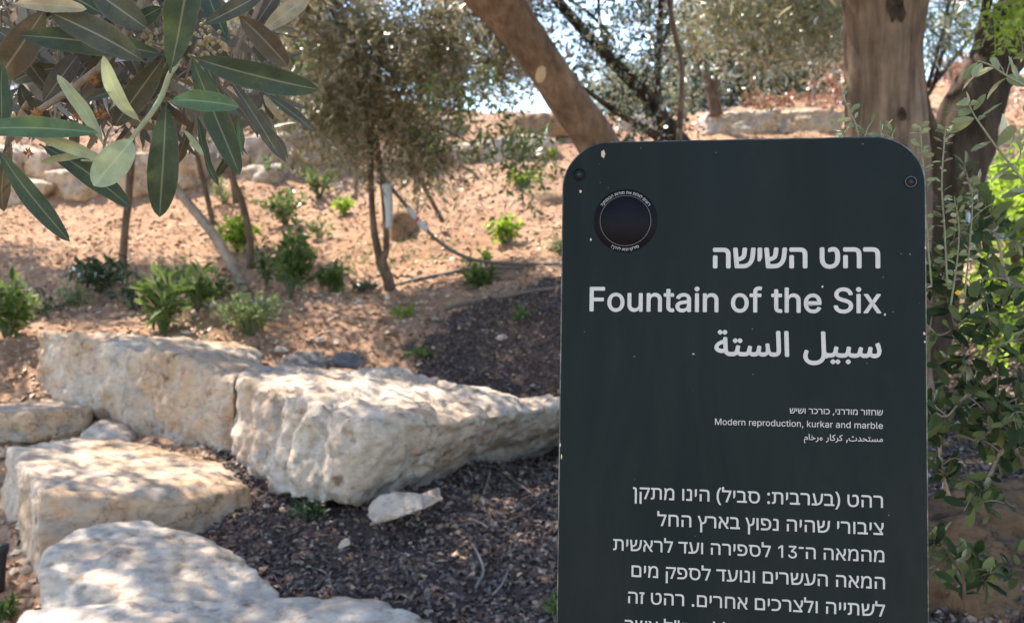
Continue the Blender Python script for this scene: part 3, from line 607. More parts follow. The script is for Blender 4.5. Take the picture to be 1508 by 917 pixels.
(2, 65172, 288, [[288, -3, 258, -1, 231, 6, 209, 19, 192, 38, 181, 64, 176, 100, 167, 306, 215, 306, 224, 110, 227, 86, 234, 68, 244, 57, 258, 50, 294, 46, 312, 39, 318, 23, 309, 5, 300, -1], [199, 62, 165, 54, 133, 52, 102, 54, 75, 61, 51, 73, 33, 89, 22, 109, 18, 132, 21, 156, 31, 179, 46, 200, 66, 218, 117, 247, 180, 263, 188, 213, 135, 205, 97, 187, 73, 164, 65, 140, 67, 128, 74, 119, 98, 106, 131, 100, 165, 102, 194, 108], [186, 374, 175, 376, 165, 383, 159, 392, 156, 403, 159, 414, 165, 424, 175, 430, 186, 433, 197, 430, 207, 424, 213, 414, 215, 403, 213, 392, 207, 383, 197, 376], [105, 374, 93, 376, 84, 383, 77, 392, 75, 403, 77, 414, 84, 424, 93, 430, 105, 433, 116, 430, 125, 424, 132, 414, 134, 403, 132, 392, 125, 383, 116, 376]]),
(2, 65176, 221, [[0, -3, 6, 46, 52, 50, 67, 57, 77, 67, 91, 104, 104, 168, 151, 159, 145, 135, 140, 109, 138, 87, 139, 71, 148, 57, 174, 49, 227, 46, 245, 39, 251, 23, 242, 5, 233, -1, 221, -3, 164, 1, 131, 12, 116, 32, 109, 59, 127, 57, 106, 27, 81, 8, 47, -1], [158, 229, 147, 231, 137, 237, 131, 247, 129, 258, 131, 269, 137, 279, 147, 285, 158, 287, 169, 285, 179, 279, 185, 269, 187, 258, 185, 247, 179, 237, 169, 231], [77, 229, 66, 231, 56, 237, 50, 247, 47, 258, 50, 269, 56, 279, 66, 285, 77, 287, 88, 285, 98, 279, 104, 269, 106, 258, 104, 247, 98, 237, 88, 231]]),
(2, 65177, 589, [[231, -12, 247, 36, 366, 40, 448, 51, 477, 61, 496, 73, 508, 89, 512, 107, 504, 159, 483, 223, 528, 239, 543, 198, 554, 156, 559, 117, 555, 84, 543, 57, 522, 35, 490, 17, 446, 4, 389, -5], [231, -12, 138, -6, 102, 3, 72, 15, 48, 32, 31, 52, 21, 78, 18, 108, 20, 138, 26, 170, 34, 201, 79, 190, 74, 169, 68, 144, 66, 122, 70, 94, 82, 72, 104, 56, 137, 45, 184, 38, 247, 36, 258, 7], [290, 303, 278, 305, 269, 311, 262, 321, 260, 332, 262, 343, 269, 353, 278, 359, 290, 362, 301, 359, 310, 353, 317, 343, 319, 332, 317, 321, 310, 311, 301, 305], [250, 238, 238, 240, 229, 246, 222, 256, 220, 267, 222, 278, 229, 287, 238, 294, 250, 296, 261, 294, 270, 287, 276, 278, 279, 267, 276, 256, 270, 246, 261, 240], [330, 238, 319, 240, 309, 246, 303, 256, 301, 267, 303, 278, 309, 287, 319, 294, 330, 296, 341, 294, 351, 287, 357, 278, 359, 267, 357, 256, 351, 246, 341, 240]]),
(2, 65188, 378, [[378, -3, 332, 0, 295, 12, 279, 23, 267, 38, 250, 83, 285, 104, 303, 68, 317, 57, 334, 50, 384, 46, 402, 39, 407, 23, 399, 5, 389, -1], [0, -3, 5, 46, 66, 50, 124, 64, 179, 86, 229, 115, 193, 139, 149, 154, 98, 160, 81, 159, 64, 157, 45, 154, 36, 199, 68, 206, 98, 209, 154, 201, 199, 183, 238, 162, 273, 144, 309, 136, 321, 136, 325, 94, 279, 87, 237, 68, 194, 45, 144, 22, 82, 4]]),
(2, 65189, 379, [[213, -234, 173, -231, 134, -224, 99, -212, 68, -195, 42, -172, 23, -145, 10, -112, 6, -74, 8, -40, 16, -8, 28, 22, 45, 51, 67, 77, 92, 101, 156, 143, 234, 173, 227, 165, 196, 176, 162, 186, 126, 194, 84, 197, 52, 194, 27, 189, 19, 232, 54, 243, 92, 247, 141, 242, 182, 229, 222, 215, 270, 202, 333, 197, 338, 197, 339, 148, 279, 142, 215, 123, 154, 92, 103, 49, 83, 24, 68, -4, 58, -34, 55, -68, 58, -96, 68, -121, 83, -141, 103, -157, 128, -169, 156, -178, 219, -184, 279, -178, 338, -161, 355, -201, 285, -226], [185, 308, 173, 310, 164, 316, 157, 326, 155, 337, 157, 348, 164, 357, 173, 364, 185, 366, 196, 364, 205, 357, 212, 348, 214, 337, 212, 326, 205, 316, 196, 310]]),
(2, 65191, 350, [[0, -3, 5, 46, 66, 50, 124, 64, 179, 86, 229, 115, 193, 139, 149, 154, 98, 160, 81, 159, 64, 157, 45, 154, 36, 199, 68, 206, 98, 209, 154, 201, 199, 183, 238, 162, 273, 144, 309, 136, 321, 136, 325, 94, 279, 87, 237, 68, 194, 45, 144, 22, 82, 4], [99, 270, 88, 272, 78, 278, 72, 288, 69, 299, 72, 310, 78, 320, 88, 326, 99, 328, 110, 326, 119, 320, 126, 310, 128, 299, 126, 288, 119, 278, 110, 272]]),
(2, 65194, 315, [[127, 46, 175, 52, 190, 59, 200, 69, 208, 96, 202, 124, 185, 162, 160, 205, 130, 251, 171, 278, 212, 212, 241, 154, 260, 103, 278, 65, 300, 49, 321, 46, 339, 39, 345, 23, 337, 5, 327, -1, 315, -3, 277, 4, 260, 14, 245, 29, 233, 49, 226, 74, 250, 93, 247, 70, 239, 47, 225, 27, 203, 11, 171, 0, 127, -4, 86, 0, 50, 10, 21, 27, 44, 68, 78, 53]]),
(2, 65197, 218, [[2, -136, -15, -91, 38, -70, 77, -46, 105, -19, 122, 9, 131, 37, 134, 63, 130, 95, 118, 130, 93, 179, 136, 201, 156, 163, 169, 128, 178, 68, 175, 32, 166, 0, 152, -29, 134, -54, 91, -94, 44, -121]]),
(2, 65198, 235, [[2, -138, -15, -92, 25, -77, 57, -60, 83, -41, 103, -21, 127, 22, 134, 63, 131, 93, 121, 122, 93, 179, 136, 201, 156, 160, 172, 122, 183, 90, 192, 68, 204, 55, 220, 48, 241, 46, 259, 39, 264, 23, 256, 5, 247, -1, 235, -3, 211, -1, 192, 6, 178, 17, 168, 31, 156, 62, 175, 52, 171, 14, 158, -20, 138, -50, 113, -76, 56, -116]]),
(2, 65203, 465, [[0, -3, 6, 46, 37, 48, 48, 53, 57, 62, 72, 97, 88, 163, 133, 151, 127, 128, 122, 102, 120, 77, 123, 64, 131, 54, 147, 48, 172, 46, 201, 49, 220, 63, 233, 99, 245, 167, 290, 159, 286, 133, 282, 102, 280, 77, 284, 61, 299, 50, 334, 46, 364, 50, 375, 56, 383, 65, 390, 97, 380, 153, 356, 221, 404, 239, 419, 196, 430, 148, 435, 106, 428, 58, 408, 24, 376, 4, 333, -3, 287, 4, 272, 12, 260, 23, 248, 57, 268, 57, 244, 19, 230, 8, 213, 1, 165, -3, 133, 2, 117, 9, 104, 20, 94, 38, 89, 62, 107, 66, 96, 39, 82, 21, 66, 9, 47, 2]]),
(2, 65204, 504, [[0, -3, 6, 46, 37, 48, 48, 53, 57, 62, 72, 97, 88, 163, 133, 151, 124, 115, 120, 77, 124, 60, 141, 49, 172, 46, 201, 49, 220, 63, 233, 99, 245, 167, 290, 159, 286, 133, 282, 102, 280, 77, 284, 61, 299, 50, 334, 46, 359, 49, 377, 58, 387, 74, 390, 96, 389, 125, 387, 159, 383, 202, 426, 205, 434, 126, 447, 77, 457, 62, 471, 53, 510, 46, 528, 39, 533, 23, 525, 5, 516, -1, 504, -3, 468, 3, 441, 18, 422, 41, 411, 68, 422, 64, 414, 40, 402, 23, 386, 11, 369, 3, 328, -3, 286, 4, 271, 12, 260, 23, 248, 57, 268, 57, 244, 19, 230, 8, 213, 1, 165, -3, 133, 2, 117, 9, 104, 20, 94, 38, 89, 62, 107, 66, 96, 39, 82, 21, 66, 9, 47, 2]]),
(2, 65243, 244, [[0, -3, 6, 46, 62, 46, 117, 49, 147, 60, 160, 73, 164, 88, 153, 122, 137, 145, 111, 174, 78, 205, 47, 230, 25, 248, 17, 260, 18, 277, 22, 293, 29, 304, 60, 329, 103, 355, 160, 384, 230, 419, 250, 375, 171, 337, 117, 309, 79, 286, 45, 263, 54, 285, 120, 229, 168, 179, 198, 132, 206, 109, 208, 85, 203, 57, 196, 42, 183, 28, 164, 15, 137, 6, 101, -1, 54, -3]]),
(2, 65244, 301, [[0, -3, 6, 46, 52, 46, 124, 51, 144, 57, 156, 65, 163, 84, 160, 99, 152, 115, 125, 150, 90, 186, 55, 219, 27, 245, 17, 260, 18, 277, 22, 293, 29, 304, 62, 330, 110, 359, 168, 389, 230, 419, 250, 375, 193, 347, 138, 320, 88, 292, 46, 264, 49, 284, 100, 241, 145, 198, 184, 152, 219, 97, 232, 77, 248, 63, 281, 49, 307, 46, 325, 39, 331, 23, 322, 5, 313, -1, 301, -3, 263, 2, 242, 10, 221, 22, 202, 41, 187, 67, 205, 60, 184, 32, 155, 13, 111, 1, 49, -3]]),
(2, 65246, 433, [[18, -1, 20, 30, 29, 65, 43, 104, 85, 88, 75, 56, 68, 28, 66, 4, 70, -24, 82, -47, 101, -66, 124, -79, 151, -86, 180, -89, 231, -84, 270, -68, 298, -45, 316, -15, 325, 21, 327, 59, 314, 423, 363, 423, 373, 123, 376, 96, 383, 76, 393, 61, 406, 52, 439, 46, 457, 39, 462, 23, 454, 5, 445, -1, 433, -3, 401, 2, 380, 15, 367, 33, 360, 55, 376, 38, 363, -25, 349, -54, 330, -81, 303, -104, 269, -122, 227, -134, 177, -138, 146, -135, 117, -128, 90, -117, 66, -101, 46, -82, 31, -58, 21, -31]]),
(2, 65247, 154, [[0, -3, 5, 46, 34, 47, 53, 52, 64, 61, 68, 75, 69, 122, 58, 423, 106, 423, 118, 127, 116, 71, 110, 49, 100, 30, 85, 16, 64, 5, 36, -1]]),
(2, 65249, 287, [[44, -233, 26, -156, 15, -88, 12, -36, 15, -3, 25, 24, 40, 45, 60, 61, 83, 73, 109, 79, 164, 83, 219, 75, 217, 114, 204, 147, 183, 170, 153, 178, 125, 172, 100, 152, 78, 119, 41, 139, 58, 168, 76, 190, 95, 207, 115, 218, 156, 226, 184, 223, 207, 214, 225, 199, 240, 180, 258, 137, 263, 92, 260, 62, 251, 36, 241, 17, 181, 31, 131, 33, 93, 24, 79, 14, 69, 0, 63, -17, 60, -39, 64, -91, 74, -155, 90, -221]]),
(2, 65251, 311, [[0, -3, 6, 46, 34, 53, 56, 76, 79, 121, 96, 154, 113, 178, 130, 195, 147, 205, 180, 212, 200, 210, 218, 202, 248, 174, 268, 137, 276, 96, 273, 64, 263, 39, 249, 21, 231, 9, 212, 2, 191, 0, 144, 7, 112, 20, 72, 43, 95, 81, 147, 55, 186, 49, 213, 54, 228, 68, 233, 90, 225, 124, 204, 152, 191, 161, 177, 164, 156, 158, 135, 136, 111, 90, 84, 39, 58, 11, 31, 0]]),
(2, 65261, 265, [[34, -136, 24, -88, 89, -74, 117, -64, 141, -50, 160, -31, 174, -8, 183, 22, 186, 57, 183, 93, 172, 123, 155, 143, 133, 151, 120, 149, 108, 141, 91, 114, 85, 82, 90, 61, 107, 47, 138, 42, 172, 46, 202, 55, 205, 14, 171, -1, 132, -5, 92, 0, 63, 14, 44, 37, 38, 71, 45, 116, 65, 158, 80, 175, 97, 188, 116, 197, 138, 200, 160, 197, 179, 188, 195, 173, 209, 155, 226, 108, 232, 54, 227, 3, 210, -41, 182, -77, 144, -105, 94, -125]]),
(2, 65268, 221, [[0, -3, 6, 46, 52, 50, 67, 57, 77, 67, 91, 104, 104, 168, 151, 159, 145, 135, 140, 109, 138, 87, 139, 71, 148, 57, 174, 49, 227, 46, 245, 39, 251, 23, 242, 5, 233, -1, 221, -3, 164, 1, 131, 12, 116, 32, 109, 59, 127, 57, 106, 27, 81, 8, 47, -1], [149, -115, 138, -113, 128, -106, 122, -97, 120, -86, 122, -75, 128, -65, 138, -59, 149, -56, 160, -59, 170, -65, 176, -75, 178, -86, 176, -97, 170, -106, 160, -113], [68, -115, 57, -113, 47, -106, 41, -97, 39, -86, 41, -75, 47, -65, 57, -59, 68, -56, 79, -59, 89, -65, 95, -75, 97, -86, 95, -97, 89, -106, 79, -113]]),
]
# ------------------------------------------------------------------ the sign
cr, cu, cf = np.array((1, 0, 0.0)), np.array((0, -_s, _c)), np.array((0, _c, _s))
def camdir(a, b, c): return a * cr + b * cu - c * cf
s_r = nrm(camdir(6.217, -0.044, 1.0)); s_u = camdir(0.248, 17.43, -1.0); s_u = nrm(s_u - s_r * (s_u @ s_r)); s_n = np.cross(s_r, s_u)
C0 = np.array((0, 0, CAMZ))
def plane_hit(px, py, q):
    d = ray(px, py); return C0 + d * (((q - C0) @ s_n) / (d @ s_n))
q1 = C0 + ray(829, 210)
wd = (plane_hit(1363, 195, q1) - q1) @ s_r
SW = 0.36
q0 = C0 + ray(829, 210) * (SW / wd)
def st(px, py):
    d = plane_hit(px, py, q0) - q0; return d @ s_r, -(d @ s_u)
def SP(s, t, h=0.0): return q0 + s_r * s - s_u * t + s_n * h
SHGT = (q0[2] - G(q0[0] + 0.18, q0[1] + 0.05) + 0.06) / s_u[2]
base = SP(SW / 2, SHGT)
sign = empty('information_sign', base, 'dark slate information panel with rounded top corners and white trilingual lettering', 'sign')
def round_rect(inset, h):
    rad = 0.049 - inset; out = []
    for k in range(17):
        a = math.pi - k / 16 * math.pi / 2; out.append((0.049 + rad * math.cos(a), 0.049 - rad * math.sin(a)))
    for k in range(17):
        a = math.pi / 2 - k / 16 * math.pi / 2; out.append((SW - 0.049 + rad * math.cos(a), 0.049 - rad * math.sin(a)))
    out += [(SW - inset, SHGT), (inset, SHGT)]
    return [SP(s, t, h) for s, t in out]
m, nt, b = new_mat('sign_paint')
v = objco(nt)
nA = noise(nt, 6, 5, 0.6, v); nB = noise(nt, 160, 4, 0.7, v)
rA = ramp(nt, [(0.3, (0.0046, 0.0090, 0.0094)), (0.7, (0.0064, 0.0112, 0.0114))]); nt.links.new(nA.outputs[0], rA.inputs[0])
vo = nt.nodes.new('ShaderNodeTexVoronoi'); vo.inputs['Scale'].default_value = 120; nt.links.new(v, vo.inputs['Vector'])
sub = nt.nodes.new('ShaderNodeMath'); sub.operation = 'SUBTRACT'
sep = nt.nodes.new('ShaderNodeSeparateColor'); nt.links.new(vo.outputs['Color'], sep.inputs[0])
rC = ramp(nt, [(0.76, (0, 0, 0)), (1.0, (0.09, 0.09, 0.09))]); nt.links.new(sep.outputs[0], rC.inputs[0])
nt.links.new(rC.outputs[0], sub.inputs[0]); nt.links.new(vo.outputs['Distance'], sub.inputs[1])
rD = ramp(nt, [(0.0, (0, 0, 0)), (0.03, (0.55, 0.55, 0.55))]); nt.links.new(sub.outputs[0], rD.inputs[0])
nD = noise(nt, 14, 6, 0.7, objco(nt, (1, 1, 0.22)), 0.8); rDu = ramp(nt, [(0.5, (0, 0, 0)), (0.8, (0.035, 0.035, 0.035))]); nt.links.new(nD.outputs[0], rDu.inputs[0])
pc = mixc(nt, rDu.outputs[0], rA.outputs[0], (0.2, 0.18, 0.15))
nt.links.new(mixc(nt, rD.outputs[0], pc, (0.34, 0.33, 0.31)), b.inputs['Base Color'])
b.inputs['Specular IOR Level'].default_value = 0.13
nS = noise(nt, 9, 6, 0.65, objco(nt, (1, 1, 0.12)), 0.6); rS = ramp(nt, [(0.3, (0.42, 0.42, 0.42)), (0.7, (0.7, 0.7, 0.7))]); nt.links.new(nS.outputs[0], rS.inputs[0]); nt.links.new(rS.outputs[0], b.inputs['Roughness'])
bump(nt, b, nB.outputs[0], 0.15, 0.001)
M['sign'] = m
rings = [round_rect(0.0012, 0), round_rect(0, -0.001), round_rect(0, -0.008), round_rect(0.001, -0.009)]
bm = bmesh.new()
rv = [[bm.verts.new(tuple(p)) for p in rg] for rg in rings]
k = len(rv[0])
for i in range(3):
    for j in range(k): bm.faces.new((rv[i][j], rv[i + 1][j], rv[i + 1][(j + 1) % k], rv[i][(j + 1) % k]))
bm.faces.new(rv[0]); bm.faces.new(rv[3][::-1])
bmesh.ops.recalc_face_normals(bm, faces=bm.faces)
me = bpy.data.meshes.new('panel'); bm.to_mesh(me); bm.free()
mr_, nt, b = new_mat('lit_rim')  # lit edge line put into the rim colour as pale mottling
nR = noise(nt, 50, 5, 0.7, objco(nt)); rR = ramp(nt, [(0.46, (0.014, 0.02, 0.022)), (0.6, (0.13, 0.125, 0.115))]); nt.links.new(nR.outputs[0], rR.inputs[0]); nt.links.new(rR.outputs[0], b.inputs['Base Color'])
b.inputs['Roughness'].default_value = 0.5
po = link('panel', me, M['sign'], sign)
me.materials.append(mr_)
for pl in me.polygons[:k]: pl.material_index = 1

GL = {}
for f_, code_, a_, cs_ in GLYPHS:
    GL['LHA'[f_] + chr(code_)] = (a_, [list(zip(q[0::2], q[1::2])) for q in cs_])
from mathutils.geometry import tessellate_polygon
def area2(c): return sum(c[k - 1][0] * c[k][1] - c[k][0] * c[k - 1][1] for k in range(len(c)))
def inside(p, c):
    r = False
    for k in range(len(c)):
        (x0, y0), (x1, y1) = c[k - 1], c[k]
        if (y0 > p[1]) != (y1 > p[1]) and p[0] < (x1 - x0) * (p[1] - y0) / (y1 - y0) + x0: r = not r
    return r
def glyph_parts(cs):
    """list of (points, triangles); contours that overlap are filled one by one, holes are cut from the contour round them"""
    big = max(cs, key=lambda c: abs(area2(c))); sg = 1 if area2(big) > 0 else -1
    outer = [c for c in cs if area2(c) * sg > 0]; holes = [c for c in cs if area2(c) * sg <= 0]
    res = []
    for c in outer:
        polys = [c] + [h_ for h_ in holes if inside(h_[0], c)]
        tri = tessellate_polygon([[Vector((x, y, 0)) for x, y in q] for q in polys])
        res.append(([p for q in polys for p in q], tri))
    return res
def glyph_run(text, font):
    x = 0; out = []
    for ch in text:
        if ch == ' ': x += 205 if font != 'L' else 195; continue
        f = font
        if ch in '13' and font == 'H': f = 'L'
        if ch == ',' and font == 'A': f = 'L'
        if f + ch not in GL and 'L' + ch in GL: f = 'L'
        if f + ch not in GL and 'H' + ch in GL: f = 'H'
        a_, cs = GL[f + ch]
        out.append((x, cs)); x += a_
    lo = min(p[0] + x0 for x0, cs in out for c in cs for p in c); hi = max(p[0] + x0 for x0, cs in out for c in cs for p in c)
    return out, lo, hi
_z = [0]
def build_text(name, placed, mat, parent, sc, offset, h=0.0004):
    """placed: list of (contours, function (x,y)->(s,t)); offset in font units"""
    Vt, Ft = [], []
    # heavier strokes: the same outline printed a few times, each a hair aside
    dirs = [(0, 0)] if offset == 0 else [(math.cos(q * math.pi / 4) * (1.0 if q % 2 else 1.2), math.sin(q * math.pi / 4) * (1.0 if q % 2 else 1.2)) for q in range(8)]
    for cs, fn in placed:
      for pts_, tri in glyph_parts(cs):
        for dx, dy in dirs:
            n0 = len(Vt); _z[0] += 1; hh = h + 0.000016 * (_z[0] % 19)
            for x, y in pts_:
                s_, t_ = fn((x + dx * offset) * sc, (y + dy * offset) * sc); Vt.append(SP(s_, t_, hh))
            for a, b_, c in tri:
                q = np.cross(Vt[n0 + b_] - Vt[n0 + a], Vt[n0 + c] - Vt[n0 + a]) @ s_n
                Ft.append((n0 + a, n0 + b_, n0 + c) if q > 0 else (n0 + a, n0 + c, n0 + b_))
    return mesh_np(name, np.array(Vt), np.array(Ft), mat, parent, smooth=False)
M['letter'] = plain_mat('letter_paint', (0.42, 0.405, 0.38), 0.6, 0.2, 0.07, 60, 0)
def text_line(name, text, font, xl, xr, yb, offset=0.0, yl=None, tdy=0.0):
    run, lo, hi = glyph_run(text, font)
    sr, tb = st(xr, yb); sl, _ = st(xl, yb)
    sc = (sr - sl) / (hi - lo)
    build_text(name, [(cs, (lambda x, y, x0=x0: (sl + (x0 - lo) * sc + x, tb - y))) for x0, cs in run], M['letter'], sign, sc, offset * 1000)
rv_ = lambda s: s[::-1].translate(str.maketrans('()', ')('))
text_line('hebrew_title', rv_('רהט השישה'), 'H', 1051, 1295, 394, 0.017)
text_line('english_title', 'Fountain of the Six', 'L', 869, 1297, 460.5, 0.0105)
text_line('arabic_title', '\ufeb3\ufe92\ufef4\ufede \ufe8d\ufedf\ufeb4\ufe98\ufe94'[::-1], 'A', 1053, 1297, 526, 0.011)
text_line('hebrew_subtitle', rv_('שחזור מודרני, כורכר ושיש'), 'H', 1163, 1300, 611.2, 0.006)
text_line('english_subtitle', 'Modern reproduction, kurkar and marble', 'L', 1053, 1300, 631.0, 0.002)
text_line('arabic_subtitle', '\ufee3\ufeb4\ufe98\ufea4\ufeaa\ufe99, \ufedb\ufeae\ufedb\ufe8e\ufead \ufeed\ufead\ufea7\ufe8e\ufee1'[::-1], 'A', 1184, 1300, 650.2, 0.004)
body = [('רהט )בערבית: סביל( הינו מתקן', 932, 1300, 747), ('ציבורי שהיה נפוץ בארץ החל', 968, 1301, 787), ('מהמאה ה־31 לספירה ועד לראשית', 903, 1302, 827),
        ('המאה העשרים ונועד לספק מים', 930, 1303, 866.5), ('לשתייה ולצרכים אחרים. רהט זה', 925, 1303, 907), ('חללי צה"ל אשר', 920, 1095, 938)]
for tx, xl, xr, yb in body:
    text_line('hebrew_paragraph', tx[::-1], 'H', xl, xr, yb, 0.005)

# round sticker (its printed square code is left blank)
def disc(name, s0, t0, r0, r1, h, mat, parent, n=64):
    Vd, Fd = [], []
    for k in range(n):
        a = 2 * math.pi * k / n
        for rr, hh in ((r1, 0.0001), (r1, h), (r0, h)):
            Vd.append(SP(s0 + rr * math.cos(a), t0 + rr * math.sin(a), hh))
    for k in range(n):
        j = (k + 1) % n
        Fd += [(k * 3, k * 3 + 1, j * 3 + 1, j * 3), (k * 3 + 1, k * 3 + 2, j * 3 + 2, j * 3 + 1)]
    return mesh_np(name, np.array(Vd), np.array(Fd), mat, parent, smooth=False)
ss, ts = st(921, 325); su = st(968, 325)[0] - ss
M['sticker'] = plain_mat('sticker_vinyl', (0.005, 0.0045, 0.007), 0.6, 0.12, 0.15, 80, 0)
M['sticker_ring'] = plain_mat('sticker_print', (0.1, 0.1, 0.105), 0.5, 0.3, 0.1, 80, 0)
sticker = disc('sticker', ss, ts, su * 0.02, su, 0.00035, M['sticker'], sign)
disc('printed_ring', ss, ts, su * 0.79, su * 0.808, 0.0006, M['sticker_ring'], sticker)
def arc_text(name, text, rr, size, mid, inward):
    run, lo, hi = glyph_run(text, 'H')
    sc = size; placed = []
    for x0, cs in run:
        wch = max(p[0] for c in cs for p in c)
        xc = (x0 + wch / 2 - (lo + hi) / 2) * sc
        ang = mid + (-xc / rr if not inward else xc / rr)
        def fn(x, y, ang=ang, wch=wch):
            x = x - wch * sc / 2
            if not inward:   # letters stand on the circle, tops outward
                e, o_ = (math.sin(ang), -math.cos(ang)), (math.cos(ang), math.sin(ang))
                p = (rr * o_[0] + x * e[0] + y * o_[0], rr * o_[1] + x * e[1] + y * o_[1])
            else:            # tops toward the centre
                e, o_ = (-math.sin(ang), math.cos(ang)), (math.cos(ang), math.sin(ang))
                p = (rr * o_[0] + x * e[0] - y * o_[0], rr * o_[1] + x * e[1] - y * o_[1])
            return ss + p[0], ts - p[1]
        placed.append((cs, fn))
    build_text(name, placed, M['letter'], sticker, sc, 0.0, 0.0007)
arc_text('ring_lettering', rv_('רוצים לגלות את סודות הבוסתן?'), su * 0.85, su * 0.000168, math.pi / 2, False)
arc_text('ring_lettering', rv_('סירקו וצאו לדרך!'), su * 0.955, su * 0.000168, -math.pi / 2, True)
for bx, by in ((853, 257), (1341, 268)):
    s0, t0 = st(bx, by); u = st(bx + 1, by)[0] - s0
    wsh = disc('screw', s0, t0, u * 2.5, u * 9, 0.0012, M['sign'], sign, 24)
    disc('socket', s0, t0, 0.00001, u * 3.4, 0.0016, M['black'], wsh, 12)
    disc('rim', s0, t0, u * 7.6, u * 8.6, 0.0017, M['sticker_ring'] if bx > 1000 else M['sticker'], wsh, 24)
# paint flecks worn through the paint
rng = np.random.default_rng(4)
M['fleck'] = plain_mat('pale_fleck', (0.42, 0.37, 0.27), 0.8, 0.1)
fl = [(888, 227, 3.2, 6.5), (855, 282, 1.8, 2.4), (1361, 491, 2, 2.6), (1362, 503, 1.6, 2), (870, 353, 1.7, 2), (1303, 463, 1.6, 2), (1211, 422, 1.6, 1.8), (1021, 521, 2.2, 1), (1363, 365, 1.4, 2.6), (825, 655, 1.3, 3), (827, 672, 1.3, 4)]
for fx, fy, fa, fb in fl:
    Vf, Ff = [], []
    s0, t0 = st(fx, fy); u = st(fx + 1, fy)[0] - s0; n0 = len(Vf)
    Vf.append(SP(s0, t0, 0.0004))
    for k in range(10):
        a_ = k / 10 * 2 * math.pi; q = rng.uniform(0.7, 1.1)
        Vf.append(SP(s0 + u * fa * q * math.cos(a_), t0 + u * fb * q * math.sin(a_), 0.0003))
    Ff += [(n0, n0 + 1 + k, n0 + 1 + (k + 1) % 10) for k in range(10)]
    mesh_np('paint_fleck', np.array(Vf), np.array(Ff), M['fleck'], sign, smooth=False)

# ------------------------------------------------------------------ limestone boulders and steps in front
def below(p, dz): q = np.array(p); q = q.copy(); q[2] -= dz; return q
def back(p, dx, dy, dz=0): return np.array(p) + np.array((dx, dy, dz))
# the big boulder: left face (facing left front), right face, sloping top
ft = [P(352,560,3.75), P(425,584,3.45), P(479,607,3.22), P(534,612,3.05), P(615,626,3.2), P(684,622,3.42), P(738,612,3.65), P(780,588,4.0), P(822,586,4.25), P(900,586,4.6)]
fb = [P(338,668,3.7), P(384,712,3.5), P(429,741,3.25), P(508,754,3.06), P(548,742,3.32), P(600,722,3.62), P(688,692,4.0), P(752,676,4.3), P(822,664,4.6), P(900,655,4.9)]
bt = [P(366,540,4.2), P(402,541,4.5), P(556,548,4.7), P(652,562,4.75), P(700,575,4.75), P(800,585,4.9)]
hullA = ft[:4] + fb[:4] + [P(556,548,4.5), P(366,540,4.2), P(402,541,4.5), P(620,600,3.9), P(560,700,3.7)] + [below(P(402,541,4.5), .35)]
hullB = ft[3:8] + fb[3:8] + [P(652,562,4.6), P(556,548,4.6), P(760,590,4.5), below(P(652,562,4.6), .3)]
hullC = ft[6:] + fb[6:] + [P(760,590,4.9), P(880,585,5.2), below(P(800,588,5.0), .3)]
hullD = [P(560,541,4.35), P(652,554,4.45), P(556,550,4.2), P(640,566,4.3), P(470,547,4.5), below(P(560,541,4.5), .12), below(P(645,556,4.5), .1)]
rock('limestone_boulder', [hullA, hullB, hullC, hullD], M['stone_pale'], 'large pale limestone boulder with an undercut front corner, directly left of the sign', 0.014, 0.026, 3, 'limestone boulders edging the bed', 1, 0.3, 3.4)
# the long block behind it
t4 = [P(56,490,4.75), P(135,496,4.55), P(199,503,4.35), P(250,522,4.1), P(300,540,3.95), P(346,556,3.8)]
b4 = [P(56,578,4.7), P(100,585,4.6), P(140,592,4.5), P(165,616,4.35), P(212,650,4.1), P(240,658,4.0), P(322,664,3.8), P(350,668,3.8)]
k4 = [P(56,486,4.95), P(135,489,4.95), P(199,494,4.95), P(239,496,5.0), P(349,506,5.0), P(388,514,4.9), P(392,540,4.5)]
rock('limestone_boulder', [t4[:4] + b4[:5] + k4[:4] + [below(k4[2], .35), below(k4[0], .35)], t4[2:] + b4[3:] + k4[2:] + [below(k4[4], .4), below(k4[2], .4)]], M['stone'], 'long honey coloured limestone block lying behind the steps, upper left of the row', 0.015, 0.03, 7, 'limestone boulders edging the bed', 1, 0.3, 2.6)
# step slabs
rock('limestone_slab', [[P(-90,610,4.1), P(60,606,4.1), P(132,600,4.2), P(-90,588,4.9), P(60,588,4.9), P(138,589,4.8), P(-90,665,4.05), P(60,650,4.1), P(128,642,4.2), P(150,620,4.7), P(-90,640,4.9)]], M['stone'], 'low slab at the left edge with a sunlit top, below the long block', 0.014, 0.016, 11, 'limestone steps', 1)
rock('limestone_rock', [[P(112,640,4.0), P(150,613,4.15), P(186,622,4.2), P(205,650,4.1), P(120,660,3.95), P(160,630,4.4), P(195,660,3.9), P(190,640,4.4)]], M['stone_pale'], 'small rounded pale rock wedged between the low slab and the long block', 0.014, 0.012, 13)
f2 = [P(66,728,2.92), P(155,731,2.98), P(274,741,3.1), P(340,726,3.25), P(372,712,3.35)]
rock('limestone_slab', [f2 + [P(10,655,3.55), P(130,645,3.85), P(205,650,3.85), P(330,680,3.7)] + [P(52,857,2.86), P(-5,775,3.4), P(150,850,2.95), P(340,800,3.2), P(370,780,3.3), P(200,720,3.8), P(5,770,3.5)]], M['stone'], 'thick limestone step with dappled sun on its top, second step up', 0.011, 0.014, 17, 'limestone steps', 1)
f1b = [P(80,838,2.6), P(105,800,2.74), P(150,779,2.88), P(215,772,2.93), P(292,790,2.88), P(325,818,2.74), P(300,840,2.66), P(180,850,2.6)]
